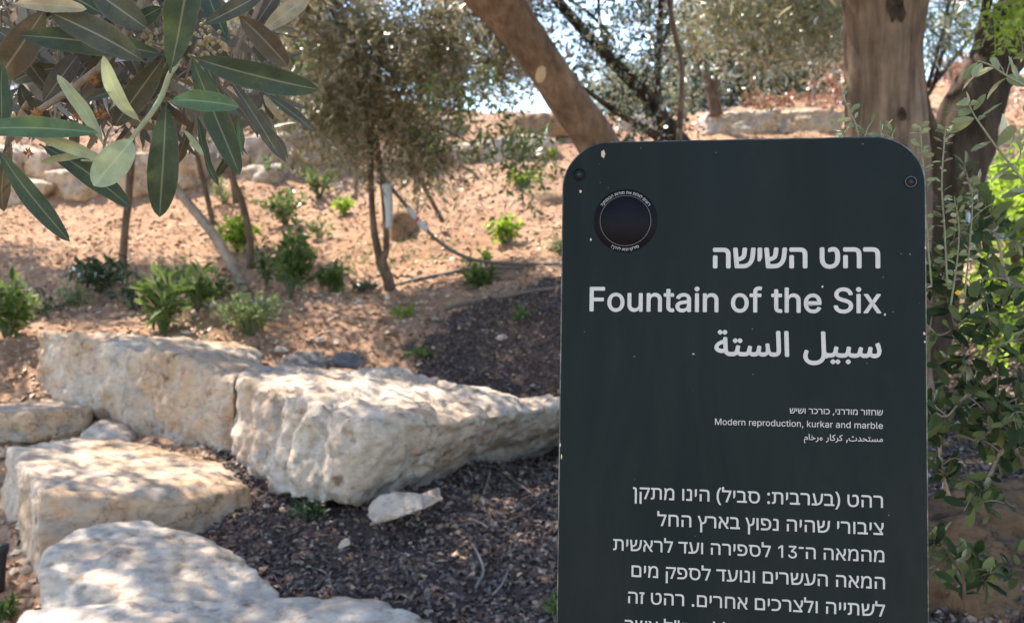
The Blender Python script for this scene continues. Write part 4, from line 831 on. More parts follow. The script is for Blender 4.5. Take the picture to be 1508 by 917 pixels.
f1 = [P(57,850,2.5), P(60,815,2.62), P(97,785,2.78), P(146,771,2.9), P(219,766,2.95), P(299,786,2.9), P(345,812,2.78), P(414,870,2.55), P(410,930,2.35), P(60,930,2.35)]
rock('limestone_slab', [f1 + [below(p, 0.28) for p in f1], [np.array(p) + (0, 0, .014) for p in f1b] + [below(p, .06) for p in f1b]], M['stone_pale'], 'broad pale layered step at the bottom, behind the lowest step edge', 0.010, 0.011, 23, 'limestone steps', 1, 0.6)
f0 = [P(20,925,2.28), P(32,893,2.36), P(155,884,2.4), P(239,879,2.42), P(330,896,2.38), P(411,884,2.42), P(480,874,2.46), P(570,886,2.42), P(604,902,2.36), P(690,935,2.2), P(640,1010,2.0), P(0,1010,2.0)]
rock('limestone_slab', [f0 + [below(p, 0.25) for p in f0]], M['stone_pale'], 'lowest limestone step cut by the bottom edge of the photo', 0.010, 0.010, 29, 'limestone steps', 1, 0.6)
rock('limestone_rock', [[P(540,745,2.95), P(556,727,3.0), P(590,722,3.02), P(625,726,3.0), P(625,750,2.95), P(555,772,2.88), P(545,765,2.9), P(590,735,3.15), P(560,760,3.1)], [P(600,732,3.0), P(648,717,3.12), P(653,735,3.05), P(610,755,2.95), P(640,730,3.2), P(630,748,3.0)]], M['stone_pale'], 'small white rock on the mulch at the foot of the big boulder', 0.007, 0.005, 31, None, 2, 0.3, 8)
rock('grey_rock', [[P(400,545,4.75), P(415,524,4.8), P(445,516,4.9), P(480,520,4.9), P(500,540,4.75), P(450,548,4.7), P(450,520,5.1)]], M['stone_grey'], 'dark grey flat rock on top behind the big boulder, left one of two', 0.012, 0.01, 37, 'dark grey rocks')
rock('grey_rock', [[P(478,540,4.85), P(492,520,4.9), P(520,516,4.95), P(540,530,4.9), P(530,545,4.8), P(500,520,5.1)]], M['stone_grey'], 'dark bluish grey rock behind the big boulder, right one of two', 0.012, 0.01, 41, 'dark grey rocks')
rock('brown_rock', [[P(1345,770,2.2), P(1400,722,2.3), P(1450,700,2.4), P(1530,690,2.5), P(1700,720,2.5), P(1345,960,2.0), P(1500,940,1.95), P(1700,960,2.0), P(1400,760,2.8), P(1600,720,3.0), P(1600,1000,2.9), P(1345,960,2.6)]], M['earth_rock'], 'brown weathered rock half hidden by leaves, lower right corner beside the sign', 0.016, 0.03, 43, None, 3, 0.6, 3.5)

# ------------------------------------------------------------------ terrace walls on the slope (each stone by itself)
rng = np.random.default_rng(12)
def px_rock(x0, y0, x1, y1, Y, label, mat='stone', depth=0.5, seed=0, group='blocks of the terrace walls', amp=0.03):
    rg = np.random.default_rng(seed)
    hull = []
    for (x, y) in ((x0, y0), (x1, y0), (x0, y1 + 6), (x1, y1 + 6)):
        jx_, jy_ = (x1 - x0) * 0.1, (y1 - y0) * 0.15
        hull.append(P(x + rg.uniform(-jx_, jx_), y + rg.uniform(-jy_, jy_), Y + rg.uniform(-.08, .08)))
    hull.append(P(x0 + (x1 - x0) * 0.5, y0 - (y1 - y0) * 0.06, Y))
    hull.append(P(x0 + (x1 - x0) * 0.55, y1 + 5, Y - 0.12))
    hull += [back(p, rg.uniform(-.08, .08), depth, 0.02 + rg.uniform(-.03, .06)) for p in hull[:5]]
    return rock('limestone_block', [hull], M[mat], label, 0.022, amp, seed, group, 1)
WALL = [(-60,216,28,264,9.6,'pale block of the far left wall cut by the photo edge, under the foreground leaves'),
        (30,222,92,262,9.6,'pale block of the far left wall, second from the photo edge'),
        (70,252,150,292,9.2,'low pale block at the foot of the far left wall, behind the drooping leaf tip'),
        (-40,266,66,298,9.1,'long low block at the foot of the far left wall, at the photo edge'),
        (152,226,232,286,9.5,'tall shaded block of the far left wall between the two hanging leaves'),
        (236,222,300,276,9.6,'block of the far left wall right behind the big hanging leaf'),
        (262,206,372,252,9.9,'wide brownish block of the far left wall behind the leaf cluster'),
        (356,200,420,246,10.0,'pale topped block of the left wall, at the right tips of the leaves'),
        (415,192,502,238,10.1,'long bright topped block of the middle wall, left of the forked tree'),
        (350,244,410,266,9.5,'small low block in front of the middle wall'),
        (556,224,604,260,9.5,'brown faced block behind the forked tree trunk'),
        (660,212,704,242,10.0,'left block of the pair behind the hanging twigs'),
        (706,206,748,240,10.1,'right block of the pair behind the hanging twigs'),
        (756,202,818,228,10.3,'low pale block beside the foot of the leaning trunk'),
        (628,176,676,196,11.4,'small pale block of the highest terrace, middle of the photo'),
        (1036,164,1146,196,12.2,'long bright edged ledge stone above the sign'),
        (1150,164,1238,192,12.4,'rounded ledge stone right of the long bright ledge'),
        (990,146,1030,166,13.6,'small pinkish block on the crest behind the thin stem'),
        (905,172,985,196,11.8,'low pinkish block behind the dark slanting tree')]
for i, (x0, y0, x1, y1, Y, lb) in enumerate(WALL):
    Y = hit((x0 + x1) / 2, y1 - 2, Y)
    px_rock(x0, y0, x1, y1, Y, lb, 'stone' if i % 3 else 'stone_pale', 0.5, 100 + i)
px_rock(756, 168, 836, 200, hit(796, 199, 11.6), 'brown earthy block at the skyline left of the leaning trunk', 'stone_brown', 0.6, 140)
px_rock(574, 312, 606, 352, hit(590, 350, 7.0), 'brown square stone behind the forked trunk and white tube', 'stone_brown', 0.25, 141, None, 0.015)
px_rock(782, 284, 830, 300, hit(806, 298, 8.6), 'low brown stone half buried in the slope left of the sign', 'stone_brown', 0.3, 142, None, 0.015)
M['grey_stem0'] = plain_mat('young_green_stem', (0.2, 0.2, 0.13), .8, .2, .2, 150)
# ------------------------------------------------------------------ trees
def patch(name, path_px, widths, cx, cy, rw, rh, mat, parent, seed, lift=1.0):
    """irregular scar lying on a trunk given as a pixel tube, centred where the photo shows it"""
    q = catmull(np.column_stack((np.array([P(*c) for c in path_px]), [0.5 * wd * m_at(c[2]) for wd, c in zip(widths, path_px)])), 200)
    rg = np.random.default_rng(seed)
    Vp, Fp = [], []
    n = 20
    wob = 1 + (0.5 if rh > 20 else 0.28) * fbm(np.stack((np.cos(np.arange(n) / n * 6.283) * 1.6, np.sin(np.arange(n) / n * 6.283) * 1.6, np.full(n, seed * 3.1)), 1), seed, 3)
    def surf(px, py):
        o_, d = C0, ray(px, py)
        best = None
        for p in q:
            t_ = ((p[:3] - o_) @ d) / (d @ d); dist = np.linalg.norm(o_ + d * t_ - p[:3])
            if best is None or dist - p[3] < best[0]: best = (dist - p[3], t_, dist, p[3], p[:3])
        _, t_, dist, r_, pc = best
        dep = math.sqrt(max(r_ * r_ - dist * dist, (0.15 * r_) ** 2))
        s_ = o_ + d * (t_ - dep / np.linalg.norm(d))
        return pc + nrm(s_ - pc) * (r_ * 1.0 + 0.004 * lift)
    rings_ = (0, 0.35, 0.7, 1.0)
    for ri in rings_[1:]:
        for k in range(n):
            a_ = k / n * 2 * math.pi
            Vp.append(surf(cx + rw * ri * wob[k] * math.cos(a_), cy + rh * ri * wob[k] * math.sin(a_)))
    c0 = len(Vp); Vp.append(surf(cx, cy))
    for r_ in range(2):
        for k in range(n):
            j = (k + 1) % n
            Fp.append((r_ * n + k, (r_ + 1) * n + k, (r_ + 1) * n + j)); Fp.append((r_ * n + k, (r_ + 1) * n + j, r_ * n + j))
    Fp += [(c0, k, (k + 1) % n) for k in range(n)]
    return mesh_np(name, np.array(Vp), np.array(Fp)[:, ::-1], mat, parent)
def tubes(name, specs, mat, parent, **k):
    return mesh_np(name, *join_np([ptube(pp, ww, **{**dict(n=40, sides=12), **k}) for pp, ww in specs]), mat, parent)

OV = dict(L=(0.25, 0.5), nl=12, leaf=(0.075, 0.02), droop=0.25)
# the leaning tree: foot hidden by the sign, crown above the picture
lp = [(985,400,4.9),(942,320,4.75),(905,255,4.6),(868,192,4.55),(834,144,4.5),(800,92,4.45),(774,56,4.42),(731,0,4.4),(680,-60,4.4),(600,-140,4.4),(520,-230,4.5)]
lw = [78,70,64,60,58,57,60,74,76,70,60]
f0_ = on_ground(1000, 520, 4.95)
leaning = empty('leaning_tree', f0_, 'smooth brown trunk slanting up leftwards from behind the top left sign corner', 'tree')
lpath = [f0_ - np.array((0, 0, .1))] + [P(*c) for c in lp]
lrad = [0.2] + [0.5 * w_ * m_at(c[2]) for w_, c in zip(lw, lp)]
mesh_np('trunk', *tube(lpath, lrad, n=140, sides=48, rough=0.05, rsc=7, seed=5), M['bark_brown'], leaning)
M['scar'] = plain_mat('bare_wood', (0.42, 0.31, 0.22), 0.85, 0.1, 0.12, 60)
patch('bark_scar', lp, lw, 797, 109, 8, 13, M['scar'], leaning, 3, 1.6)
rng = np.random.default_rng(51)
top_c = np.array([(rng.uniform(-4.0, 0.1), rng.uniform(3.2, 6.2), rng.uniform(3.3, 4.3)) for _ in range(46)])
crown('crown', leaning, M['olive'], top_c, (0.45, 0.45, 0.3), 2300, 52, **{**OV, 'leaf': (0.085, 0.026)})
tubes('limb', [([(600,-140,4.4),(500,-300,5.0),(380,-450,5.6)], [60,40,20]), ([(680,-60,4.4),(760,-260,4.3),(900,-420,4.0)], [60,40,20])], M['bark_brown'], leaning, n=20, sides=10)

# the thick grey olive right of the middle, with its dark second stem
op = [(1296,420,3.45),(1302,320,3.42),(1304,230,3.4),(1303,150,3.4),(1299,80,3.4),(1302,10,3.4),(1308,-60,3.4),(1312,-160,3.4),(1318,-300,3.45)]
ow = [134,124,119,112,109,119,138,140,110]
o0 = on_ground(1290, 600, 3.6)
olive = empty('old_olive_tree', o0, 'thick grey barked olive tree with two stems rising behind the right half of the sign', 'tree')
opath = [o0 - np.array((0, 0, .1))] + [P(*c) for c in op]
orad = [0.22] + [0.5 * w_ * m_at(c[2]) for w_, c in zip(ow, op)]
mesh_np('trunk', *tube(opath, orad, n=160, sides=56, rough=0.06, rsc=6, seed=8), M['bark_grey'], olive)
M['hollow'] = plain_mat('rotted_bark', (0.04, 0.029, 0.023), 0.95, 0.1, 0.7, 40, 0.6)
patch('bark_hollow', op, ow, 1320, 10, 13, 30, M['hollow'], olive, 5, 1.8)
patch('bark_hollow', op, ow, 1328, 168, 5, 11, M['hollow'], olive, 12, 1.8)
dk = [(1335,500,3.85),(1362,390,3.82),(1388,305,3.8),(1402,238,3.8),(1422,180,3.8),(1450,120,3.8),(1482,66,3.8),(1520,10,3.8),(1570,-60,3.8),(1640,-160,3.8)]
dw = [110,100,92,92,88,80,80,84,84,70]
d0 = on_ground(1318, 560, 3.9)
o2 = mesh_np('trunk', *tube([d0 - np.array((0, 0, .1))] + [P(*c) for c in dk], [0.2] + [0.5 * w_ * m_at(c[2]) for w_, c in zip(dw, dk)], n=140, sides=44, rough=0.2, rsc=9, seed=18), M['bark_dark'], olive)  # this stem's shade is put into its darker bark colour
o2['label'] = 'dark rough second stem slanting up to the right'
tubes('limb', [([(1392,290,3.75),(1374,215,3.7),(1360,160,3.6),(1356,90,3.5)], [50,36,22,8]), ([(1410,190,3.75),(1428,130,3.8),(1440,70,3.85),(1452,10,3.9),(1458,-60,3.9)], [26,20,17,15,14])], M['bark_dark'], olive, n=40, sides=16, rough=0.12)
rng = np.random.default_rng(61)
top_c = np.array([(rng.uniform(-1.0, 2.6), rng.uniform(2.2, 5.4), rng.uniform(3.0, 4.0)) for _ in range(54)])
top_c = top_c[~((top_c[:, 0] > 0.3) & (top_c[:, 1] > 4.2))]
crown('crown', olive, M['olive'], top_c, (0.45, 0.45, 0.3), 2300, 62, **{**OV, 'leaf': (0.085, 0.026)})

# the forked olive in the middle distance and its hanging silvery crown
ft0 = on_ground(572, 430, 6.5)
forked = empty('forked_olive_tree', ft0, 'slim forked olive tree with a hanging greyish crown, middle of the slope', 'tree')
tubes('trunk', [([(576,436,6.5),(571,410,6.5),(560,382,6.5)], [19,15,17]), ([(560,384,6.5),(551,340,6.5),(547,283,6.5),(546,221,6.5),(552,150,6.5),(560,60,6.6)], [12,10,9,9,9,8]),
                ([(562,384,6.5),(569,366,6.48),(567,317,6.48),(561,250,6.5),(556,200,6.5),(600,120,6.5),(640,30,6.6)], [11,9,8,8,8,8,7])], M['bark_thin'], forked, rough=0.08)
tubes('limb', [([(546,221,6.5),(535,150,6.3),(500,60,6.2),(480,-20,6.1)], [7,6,5,4]), ([(600,120,6.5),(640,60,6.2),(655,0,6.1),(690,-60,6.0)], [6,5,5,4]), ([(552,150,6.5),(520,80,6.7),(470,0,6.9)], [8,6,4]), ([(600,120,6.5),(680,90,6.3),(740,110,6.2)], [7,5,2]), ([(556,200,6.5),(590,180,6.3),(650,190,6.2),(700,215,6.2)], [7,5,4,2])], M['bark_thin'], forked, n=14, sides=6)
rng = np.random.default_rng(71)
cl = np.vstack((px_clusters(rng, (430,-170,800,40), (6.0, 7.8), 46), px_clusters(rng, (455,20,750,110), (6.0, 7.4), 24), px_clusters(rng, (470,100,680,165), (6.1, 7.0), 13), px_clusters(rng, (490,160,640,220), (6.3, 6.7), 6)))
crown('crown', forked, M['olive'], cl, (0.17, 0.15, 0.13), 3700, 72, 1.0, L=(0.12, 0.34), nl=10, leaf=(0.062, 0.015), droop=0.5)
rng = np.random.default_rng(73)
cl = np.vstack((px_clusters(rng, (640,100,735,170), (5.6, 6.4), 8), px_clusters(rng, (690,165,790,215), (5.6, 6.2), 10), px_clusters(rng, (752,215,785,262), (5.6, 5.8), 4)))
hang = crown('hanging_foliage', forked, M['green'], cl, 0.12, 120, 74, 0.5, L=(0.12, 0.28), nl=8, leaf=(0.05, 0.02), droop=0.5)
hang['label'] = 'dark green twigs hanging lowest at the right'

# saplings and shrubs at the left
s0_ = on_ground(180, 396, 7.0)
t = empty('young_olive_tree', s0_, 'single stemmed young olive with thin dark trunk, left part of the slope', 'tree', )
tubes('trunk', [([(180,400,7.0),(184,340,7.0),(190,280,7.0),(193,220,7.0),(188,140,7.1),(180,40,7.2)], [12,11,11,12,12,9])], M['bark_thin'], t, rough=0.06)
rng = np.random.default_rng(81)
cl = px_clusters(rng, (-140,-120,330,100), (6.6, 8.4), 60)
crown('crown', t, M['olive'], cl, 0.24, 2900, 82, 0.7, L=(0.2, 0.45), nl=11, leaf=(0.06, 0.014), droop=0.4)
t = empty('twin_stem_tree', on_ground(366, 392, 6.9), 'small tree with two or three thin bent stems left of the middle wall', 'tree')
tubes('trunk', [([(369,396,6.9),(368,350,6.9),(356,295,6.9),(342,262,6.9),(330,200,6.9),(320,120,7.0)], [12,11,10,10,10,8]), ([(347,300,7.0),(343,262,7.0),(338,200,7.0)], [9,8,8]), ([(314,332,7.1),(303,280,7.1),(292,235,7.1),(280,160,7.1)], [8,8,8,7])], M['bark_thin'], t, n=24, sides=8)
rng = np.random.default_rng(83)
cl = px_clusters(rng, (230,-60,420,150), (6.8, 8.0), 22)
crown('crown', t, M['olive'], cl, 0.2, 700, 84, 0.7, L=(0.2, 0.4), nl=11, leaf=(0.055, 0.014), droop=0.4)
pole = ptube([(362,430,6.55),(345,395,6.6),(318,350,6.65),(290,315,6.7),(262,280,6.75),(235,240,6.8)], [17,15,15,14,13,11], n=40, sides=12, rough=0.05, rsc=12)
tag(mesh_np('leaning_pole', *pole, M['bark_pale'], None), 'pale grey wooden pole leaning left on the slope behind the pale bush', 'pole')
stick = ptube([(84,414,7.4),(108,388,7.45),(134,368,7.5)], [6,6,4], n=14, sides=8, rough=0.08)
tag(mesh_np('fallen_stick', *stick, M['bark_pale'], None), 'short pale stick poking up from the soil at far left', 'stick')
stick = ptube([(652,326,7.6),(630,285,7.7),(612,248,7.8),(606,215,7.8)], [7,7,8,6], n=24, sides=8, rough=0.08)
tag(mesh_np('leaning_stick', *stick, M['bark_thin'], None), 'thin brown stick leaning on the slope right of the forked olive', 'stick')
stick = ptube([(524,294,7.2),(525,240,7.2),(527,150,7.2)], [6,6,5], n=10, sides=8)
tag(mesh_np('support_stake', *stick, M['bark_pale'], None), 'thin pale upright stake left of the forked olive', 'stake')
stick = ptube([(705,264,8.6),(692,250,8.7),(668,244,8.8),(640,246,8.9)], [5,5,4,3], n=14, sides=6)
tag(mesh_np('fallen_stick', *stick, M['bark_thin'], None), 'thin fallen twig below the middle wall, right of the leaning stick', 'stick')

# the dark slanting tree behind the top edge of the sign
t = empty('dark_slanting_tree', on_ground(1012, 300, 6.6), 'dark small leaved tree with thin slanting branches behind the upper edge of the sign', 'tree')
tubes('trunk', [([(1040,320,6.6),(1015,230,6.6),(985,190,6.6),(960,150,6.6),(930,118,6.6),(905,95,6.6),(882,70,6.6),(855,40,6.6),(820,0,6.6),(780,-50,6.6)], [34,28,26,24,20,18,17,16,15,14])], M['bark_dark'], t, rough=0.08)
tubes('limb', [([(975,205,6.6),(940,185,6.5),(900,160,6.4),(860,130,6.3)], [15,11,9,6]), ([(972,170,6.6),(968,110,6.6),(972,40,6.6),(975,-40,6.6)], [13,10,9,8]), ([(905,60,6.6),(870,22,6.5),(830,-5,6.4)], [6,5,4]), ([(960,90,6.6),(985,40,6.7),(990,-20,6.8)], [7,6,5]), ([(905,95,6.6),(885,40,6.7),(880,-20,6.8)], [7,6,5])], M['bark_dark'], t, n=24, sides=8)
rng = np.random.default_rng(91)
cl = np.vstack((px_clusters(rng, (800,-60,960,90), (6.0, 7.2), 24), px_clusters(rng, (800,60,900,110), (6.0, 7.0), 4), px_clusters(rng, (900,60,1000,160), (6.2, 7.0), 16), px_clusters(rng, (880,150,1010,200), (6.2, 6.8), 6), px_clusters(rng, (930,-80,1010,60), (6.4, 7.4), 12)))
crown('crown', t, M['dark'], cl, 0.17, 560, 92, 0.2, L=(0.12, 0.3), nl=9, leaf=(0.042, 0.02), droop=0.15)
stem = ptube([(1001,190,6.0),(1004,130,6.0),(1003,90,6.0),(993,45,6.0),(985,0,6.0),(978,-70,6.0)], [9,9,8,8,8,7], n=30, sides=8)
t = empty('thin_sapling', on_ground(1003, 260, 6.0), 'thin upright bare stem left of the yellowish crown above the sign', 'sapling')
mesh_np('stem', *stem, M['bark_thin'], t)
mesh_np('stem_foot', *ptube([(1001,190,6.0),(999,260,6.0),(1000,380,6.0)], [9,10,11], n=10, sides=8), M['bark_thin'], t)

# the yellowish olive crown above the sign and its trunks
t = empty('yellowish_olive_tree', on_ground(1045, 165, 11.0), 'sunlit yellowish olive crown hanging above the middle of the sign', 'tree')
tubes('trunk', [([(1056,170,11.0),(1046,130,11.0),(1032,98,11.0),(1015,40,10.8)], [20,17,15,12]), ([(1050,140,11.0),(1060,100,11.0),(1085,40,10.8)], [13,10,9])], M['bark_thin'], t, n=24, sides=10)
rng = np.random.default_rng(101)
cl = np.vstack((px_clusters(rng, (1000,-180,1260,-5), (8.6, 11.5), 52), px_clusters(rng, (1010,-10,1250,22), (8.8, 11), 26), px_clusters(rng, (1120,20,1200,48), (9, 10), 6)))
crown('crown', t, M['olive_lit'], cl, 0.33, 2600, 102, 0.6, L=(0.22, 0.5), nl=10, leaf=(0.08, 0.022), droop=0.35)

# trees on and beyond the crest
def far_tree(name, label, x, Y, y_foot, box, mat, seed, ntw, cat='tree', w_=22, group='trees beyond the crest', leaf=(0.16, 0.06), sig=0.5, ncl=26, bark='bark_dark'):
    f = on_ground(x, y_foot, Y, Y < 14)
    t = empty(name, f, label, cat, group)
    x0, y0, x1, y1 = box
    fx = 754 + (f[0] / Y) * FPX
    top = P((x0 + x1) / 2, y0 + (y1 - y0) * 0.3, Y)
    mid = P(x + (x1 + x0 - 2 * x) * 0.15, (y_foot + y1) / 2, Y)
    r0 = 0.5 * w_ * m_at(Y)
    mesh_np('trunk', *tube([f - np.array((0, 0, .2)), f + np.array((0, 0, .1)), mid, top], [r0 * 1.2, r0, r0 * 0.85, r0 * 0.5], n=24, sides=10, rough=0.1, seed=seed), M[bark], t)
    rg = np.random.default_rng(seed)
    cl = px_clusters(rg, box, (Y - 1.0, Y + 1.2), ncl)
    crown('crown', t, mat, cl, sig, ntw, seed + 1, 0.3, L=(0.55 * sig, 1.35 * sig), nl=9, leaf=leaf, droop=0.3, stem=0.004)
    return t
far_tree('far_tree', 'dark tree beyond the crest with a leaning trunk, right of the thin bare stem', 1062, 18, 150, (1010,40,1090,124), M['dark'], 201, 620, w_=14)
far_tree('far_tree', 'dark bluish tree beyond the crest, second right of the thin bare stem', 1110, 19, 150, (1070,40,1150,124), M['bluegreen'], 203, 640, w_=20)
far_tree('far_tree', 'dense dark tree beyond the crest behind the russet shrub', 1165, 19, 150, (1130,40,1215,128), M['dark'], 205, 680, w_=16)
far_tree('far_tree', 'dark tree beyond the crest just left of the thick grey olive', 1225, 20, 150, (1190,20,1262,120), M['dark'], 207, 560, w_=14)
far_tree('far_tree', 'pale trunked slim tree on the crest behind the russet shrub', 1198, 15, 158, (1180,-20,1220,70), M['olive_lit'], 209, 160, w_=6, bark='bark_pale', group=None)
far_tree('grey_bush', 'greyish green bush on the crest behind the dark slanting tree', 935, 15, 160, (880,100,1000,150), M['grey_green'], 211, 420, 'bush', 10, None, (0.1, 0.04), 0.4)
far_tree('grey_bush', 'pale bush on the crest behind the thin bare stem', 1012, 15.5, 160, (985,105,1050,148), M['bluegreen'], 213, 260, 'bush', 8, None, (0.1, 0.04), 0.3)
far_tree('green_shrub', 'dense bright green shrub behind the middle wall, right of the foreground leaf tips', 430, 10.8, 205, (395,15,478,140), M['green'], 215, 620, 'shrub', 10, None, (0.07, 0.035), 0.3, 24)
far_tree('green_shrub', 'dark green shrub behind the left wall under the foreground branch', 250, 11.5, 195, (60,20,400,110), M['bluegreen'], 217, 900, 'shrub', 10, None, (0.09, 0.035), 0.5, 40)
far_tree('russet_shrub', 'russet leaved shrub on the crest left of the thick grey olive', 1225, 13.5, 172, (1215,95,1250,160), M['red'], 219, 120, 'shrub', 5, None, (0.07, 0.035), 0.22, 14)
far_tree('russet_shrub', 'low reddish shrub on the crest above the long bright ledge', 1150, 14.5, 158, (1090,146,1215,160), M['red'], 221, 220, 'shrub', 5, None, (0.06, 0.03), 0.12, 22)
far_tree('russet_shrub', 'small tan leaved shrub on the skyline right of the thick grey olive', 1420, 14.5, 135, (1396,92,1440,125), M['red'], 223, 160, 'shrub', 5, None, (0.07, 0.035), 0.22, 12)
t = far_tree('pine_tree', 'airy green pine with thin dark branches right of the thick grey olive', 1362, 9.5, 160, (1350,-80,1480,70), M['pine'], 225, 330, 'tree', 8, None, (0.11, 0.012), 0.3, 26)
tubes('limb', [([(1366,130,9.5),(1385,60,9.5),(1398,0,9.5),(1405,-60,9.5)], [7,6,6,5]), ([(1378,120,9.4),(1398,95,9.4),(1440,40,9.4),(1470,-20,9.4)], [8,6,5,4]), ([(1352,30,9.5),(1385,55,9.5),(1420,85,9.5)], [4,4,3]), ([(1396,20,9.5),(1430,45,9.5),(1465,50,9.5)], [5,4,3])], M['bark_dark'], t, n=14, sides=6)

t = empty('hanging_twig', P(1490, -60, 3.2), 'bright yellow green leafy twig hanging in at the upper right corner', 'twig')
mesh_np('stem', *join_np([ptube([(1490,-60,3.2),(1482,-10,3.2),(1470 + 14 * q,30 - 8 * q,3.2)], [4,3,1.5], n=10, sides=6) for q in range(3)]), M['grey_stem0'], t)
rng = np.random.default_rng(341)
crown('foliage', t, M['lime'], px_clusters(rng, (1462,-60,1530,22), (3.1, 3.35), 12), 0.035, 70, 342, 0.6, L=(0.05, 0.12), nl=7, leaf=(0.03, 0.014), droop=0.3)
# ------------------------------------------------------------------ weeds and bushes on the slope
def weed(name, label, px, py, Y, w_px, h_px, n, leaf, mat, seed, cat='weed', group='green weeds on the slope', stems=True):
    f = on_ground(px, py, Y)
    t = empty(name, f, label, cat, group)
    rg = np.random.default_rng(seed)
    k = m_at(Y); hw, hh = 0.5 * w_px * k, h_px * k
    ns = max(4, n // 9)
    az = rg.uniform(0, 2 * np.pi, ns); el = rg.uniform(0.2, 1.0, ns)
    sx, sy, sz = hw * np.cos(az) * el, hw * np.sin(az) * el, hh * rg.uniform(0.5, 1.0, ns) * (1.1 - 0.4 * el)
    tips = f + np.stack((sx, sy, sz), 1)
    pos, d = [], []
    st_parts = []
    for q in tips:
        mid = f * 0.5 + q * 0.5 + np.array((0, 0, 0.12 * hh))
        if stems: st_parts.append(tube([f - np.array((0, 0, .02)), mid, q], [0.004, 0.003, 0.0015], n=6, sides=4))
        for _ in range(9):
            u_ = rg.uniform(0.25, 1.0)
            p = (1 - u_) ** 2 * f + 2 * u_ * (1 - u_) * mid + u_ * u_ * q
            pos.append(p); dd = rg.normal(size=3) * 0.8 + nrm(q - f) * 0.5; d.append(dd)
    pos, d = np.array(pos), np.array(d)
    kk = len(pos)
    nn = rg.normal(size=(kk, 3)) * 0.5 + np.array((0, -0.2, 0.9))
    Vl, Fl = leaves_np(pos, d, nn, leaf[0] * rg.uniform(.6, 1.25, kk), leaf[1] * rg.uniform(.7, 1.2, kk))
    if st_parts: mesh_np('stem', *join_np(st_parts), M['grey_green'], t)
    mesh_np('foliage', Vl, Fl, mat, t, smooth=False)
    return t
g_, l_, bsh = M['green'], M['lime'], M['bush']
weed('leafy_weed', 'dark leafy weed clump at the left edge behind the long block', 10, 500, 5.6, 90, 95, 300, (.07,.035), g_, 301)
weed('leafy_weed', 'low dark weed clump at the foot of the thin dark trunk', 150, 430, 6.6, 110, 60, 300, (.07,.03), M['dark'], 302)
weed('leafy_weed', 'upright dark green weed in the middle of the left bed', 238, 488, 5.7, 90, 85, 260, (.11,.035), g_, 303)
weed('leafy_weed', 'small weed between the upright dark weed and the pale bush', 290, 460, 6.0, 60, 70, 110, (.09,.03), g_, 304)
weed('leafy_weed', 'bright lit weed right of the leaning grey pole', 352, 372, 7.0, 80, 60, 240, (.075,.04), l_, 305)
weed('leafy_weed', 'tall bright weed right of the pale bush', 428, 440, 6.4, 70, 120, 330, (.08,.038), g_, 306)
weed('leafy_weed', 'broad weed left of the foot of the forked olive', 490, 428, 6.5, 60, 42, 150, (.07,.035), g_, 307)
weed('leafy_weed', 'flat trailing weed touching the foot of the forked olive', 535, 428, 6.5, 50, 16, 80, (.05,.025), M['bluegreen'], 308)
weed('leafy_weed', 'rounded lit weed on the open slope left of the sign', 742, 358, 7.5, 56, 48, 190, (.06,.035), l_, 309)
weed('leafy_weed', 'spreading weed below the hose, left of the sign', 710, 424, 6.4, 70, 34, 130, (.08,.035), g_, 310)
weed('leafy_weed', 'small upright weed standing at the hose', 716, 394, 6.7, 20, 34, 50, (.05,.025), l_, 311)
weed('leafy_weed', 'low weed high on the slope below the hanging twigs', 766, 276, 8.8, 52, 30, 110, (.07,.035), l_, 312)
weed('leafy_weed', 'bright round weed at the middle wall right of the forked olive', 634, 246, 9.0, 64, 42, 240, (.07,.04), l_, 313)
weed('leafy_weed', 'small lit weed left of the upper forked trunk', 508, 316, 7.8, 34, 34, 90, (.07,.035), l_, 314)
weed('leafy_weed', 'tiny bright weed near the low wall block by the leaning trunk', 812, 232, 9.9, 26, 12, 60, (.05,.03), l_, 315)
weed('grassy_weed', 'pale green tuft at the left edge of the sign', 822, 372, 7.0, 50, 30, 130, (.06,.012), bsh, 316)
weed('grassy_weed', 'low grassy tuft where the mulch shade begins', 620, 522, 5.0, 70, 12, 130, (.04,.012), g_, 317)
weed('grassy_weed', 'small lit tuft below the thin dark line, in the middle of the slope', 592, 466, 5.8, 44, 16, 80, (.045,.012), l_, 318)
weed('grassy_weed', 'thin tuft at the shade edge near the sign', 768, 470, 5.5, 26, 24, 60, (.05,.012), g_, 319)
weed('pale_bush', 'rounded pale green bush just behind the long block', 368, 492, 5.5, 120, 70, 620, (.035,.02), bsh, 320, 'bush', None)
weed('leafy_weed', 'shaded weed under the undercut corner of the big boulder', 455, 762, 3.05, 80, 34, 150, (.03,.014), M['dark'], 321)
weed('leafy_weed', 'small weed at the bottom left corner beside the lowest step', 12, 915, 2.5, 50, 46, 90, (.035,.014), g_, 322)
weed('leafy_weed', 'small weed at the bottom edge left of the sign', 818, 905, 2.3, 40, 30, 60, (.03,.014), g_, 323)
weed('leafy_weed', 'scattered weed on the bank left of the middle wall stones', 420, 330, 8.0, 110, 60, 220, (.06,.03), g_, 324)
weed('leafy_weed', 'weed behind the upper stems left of the white tube', 470, 290, 8.4, 80, 70, 220, (.06,.03), g_, 325)
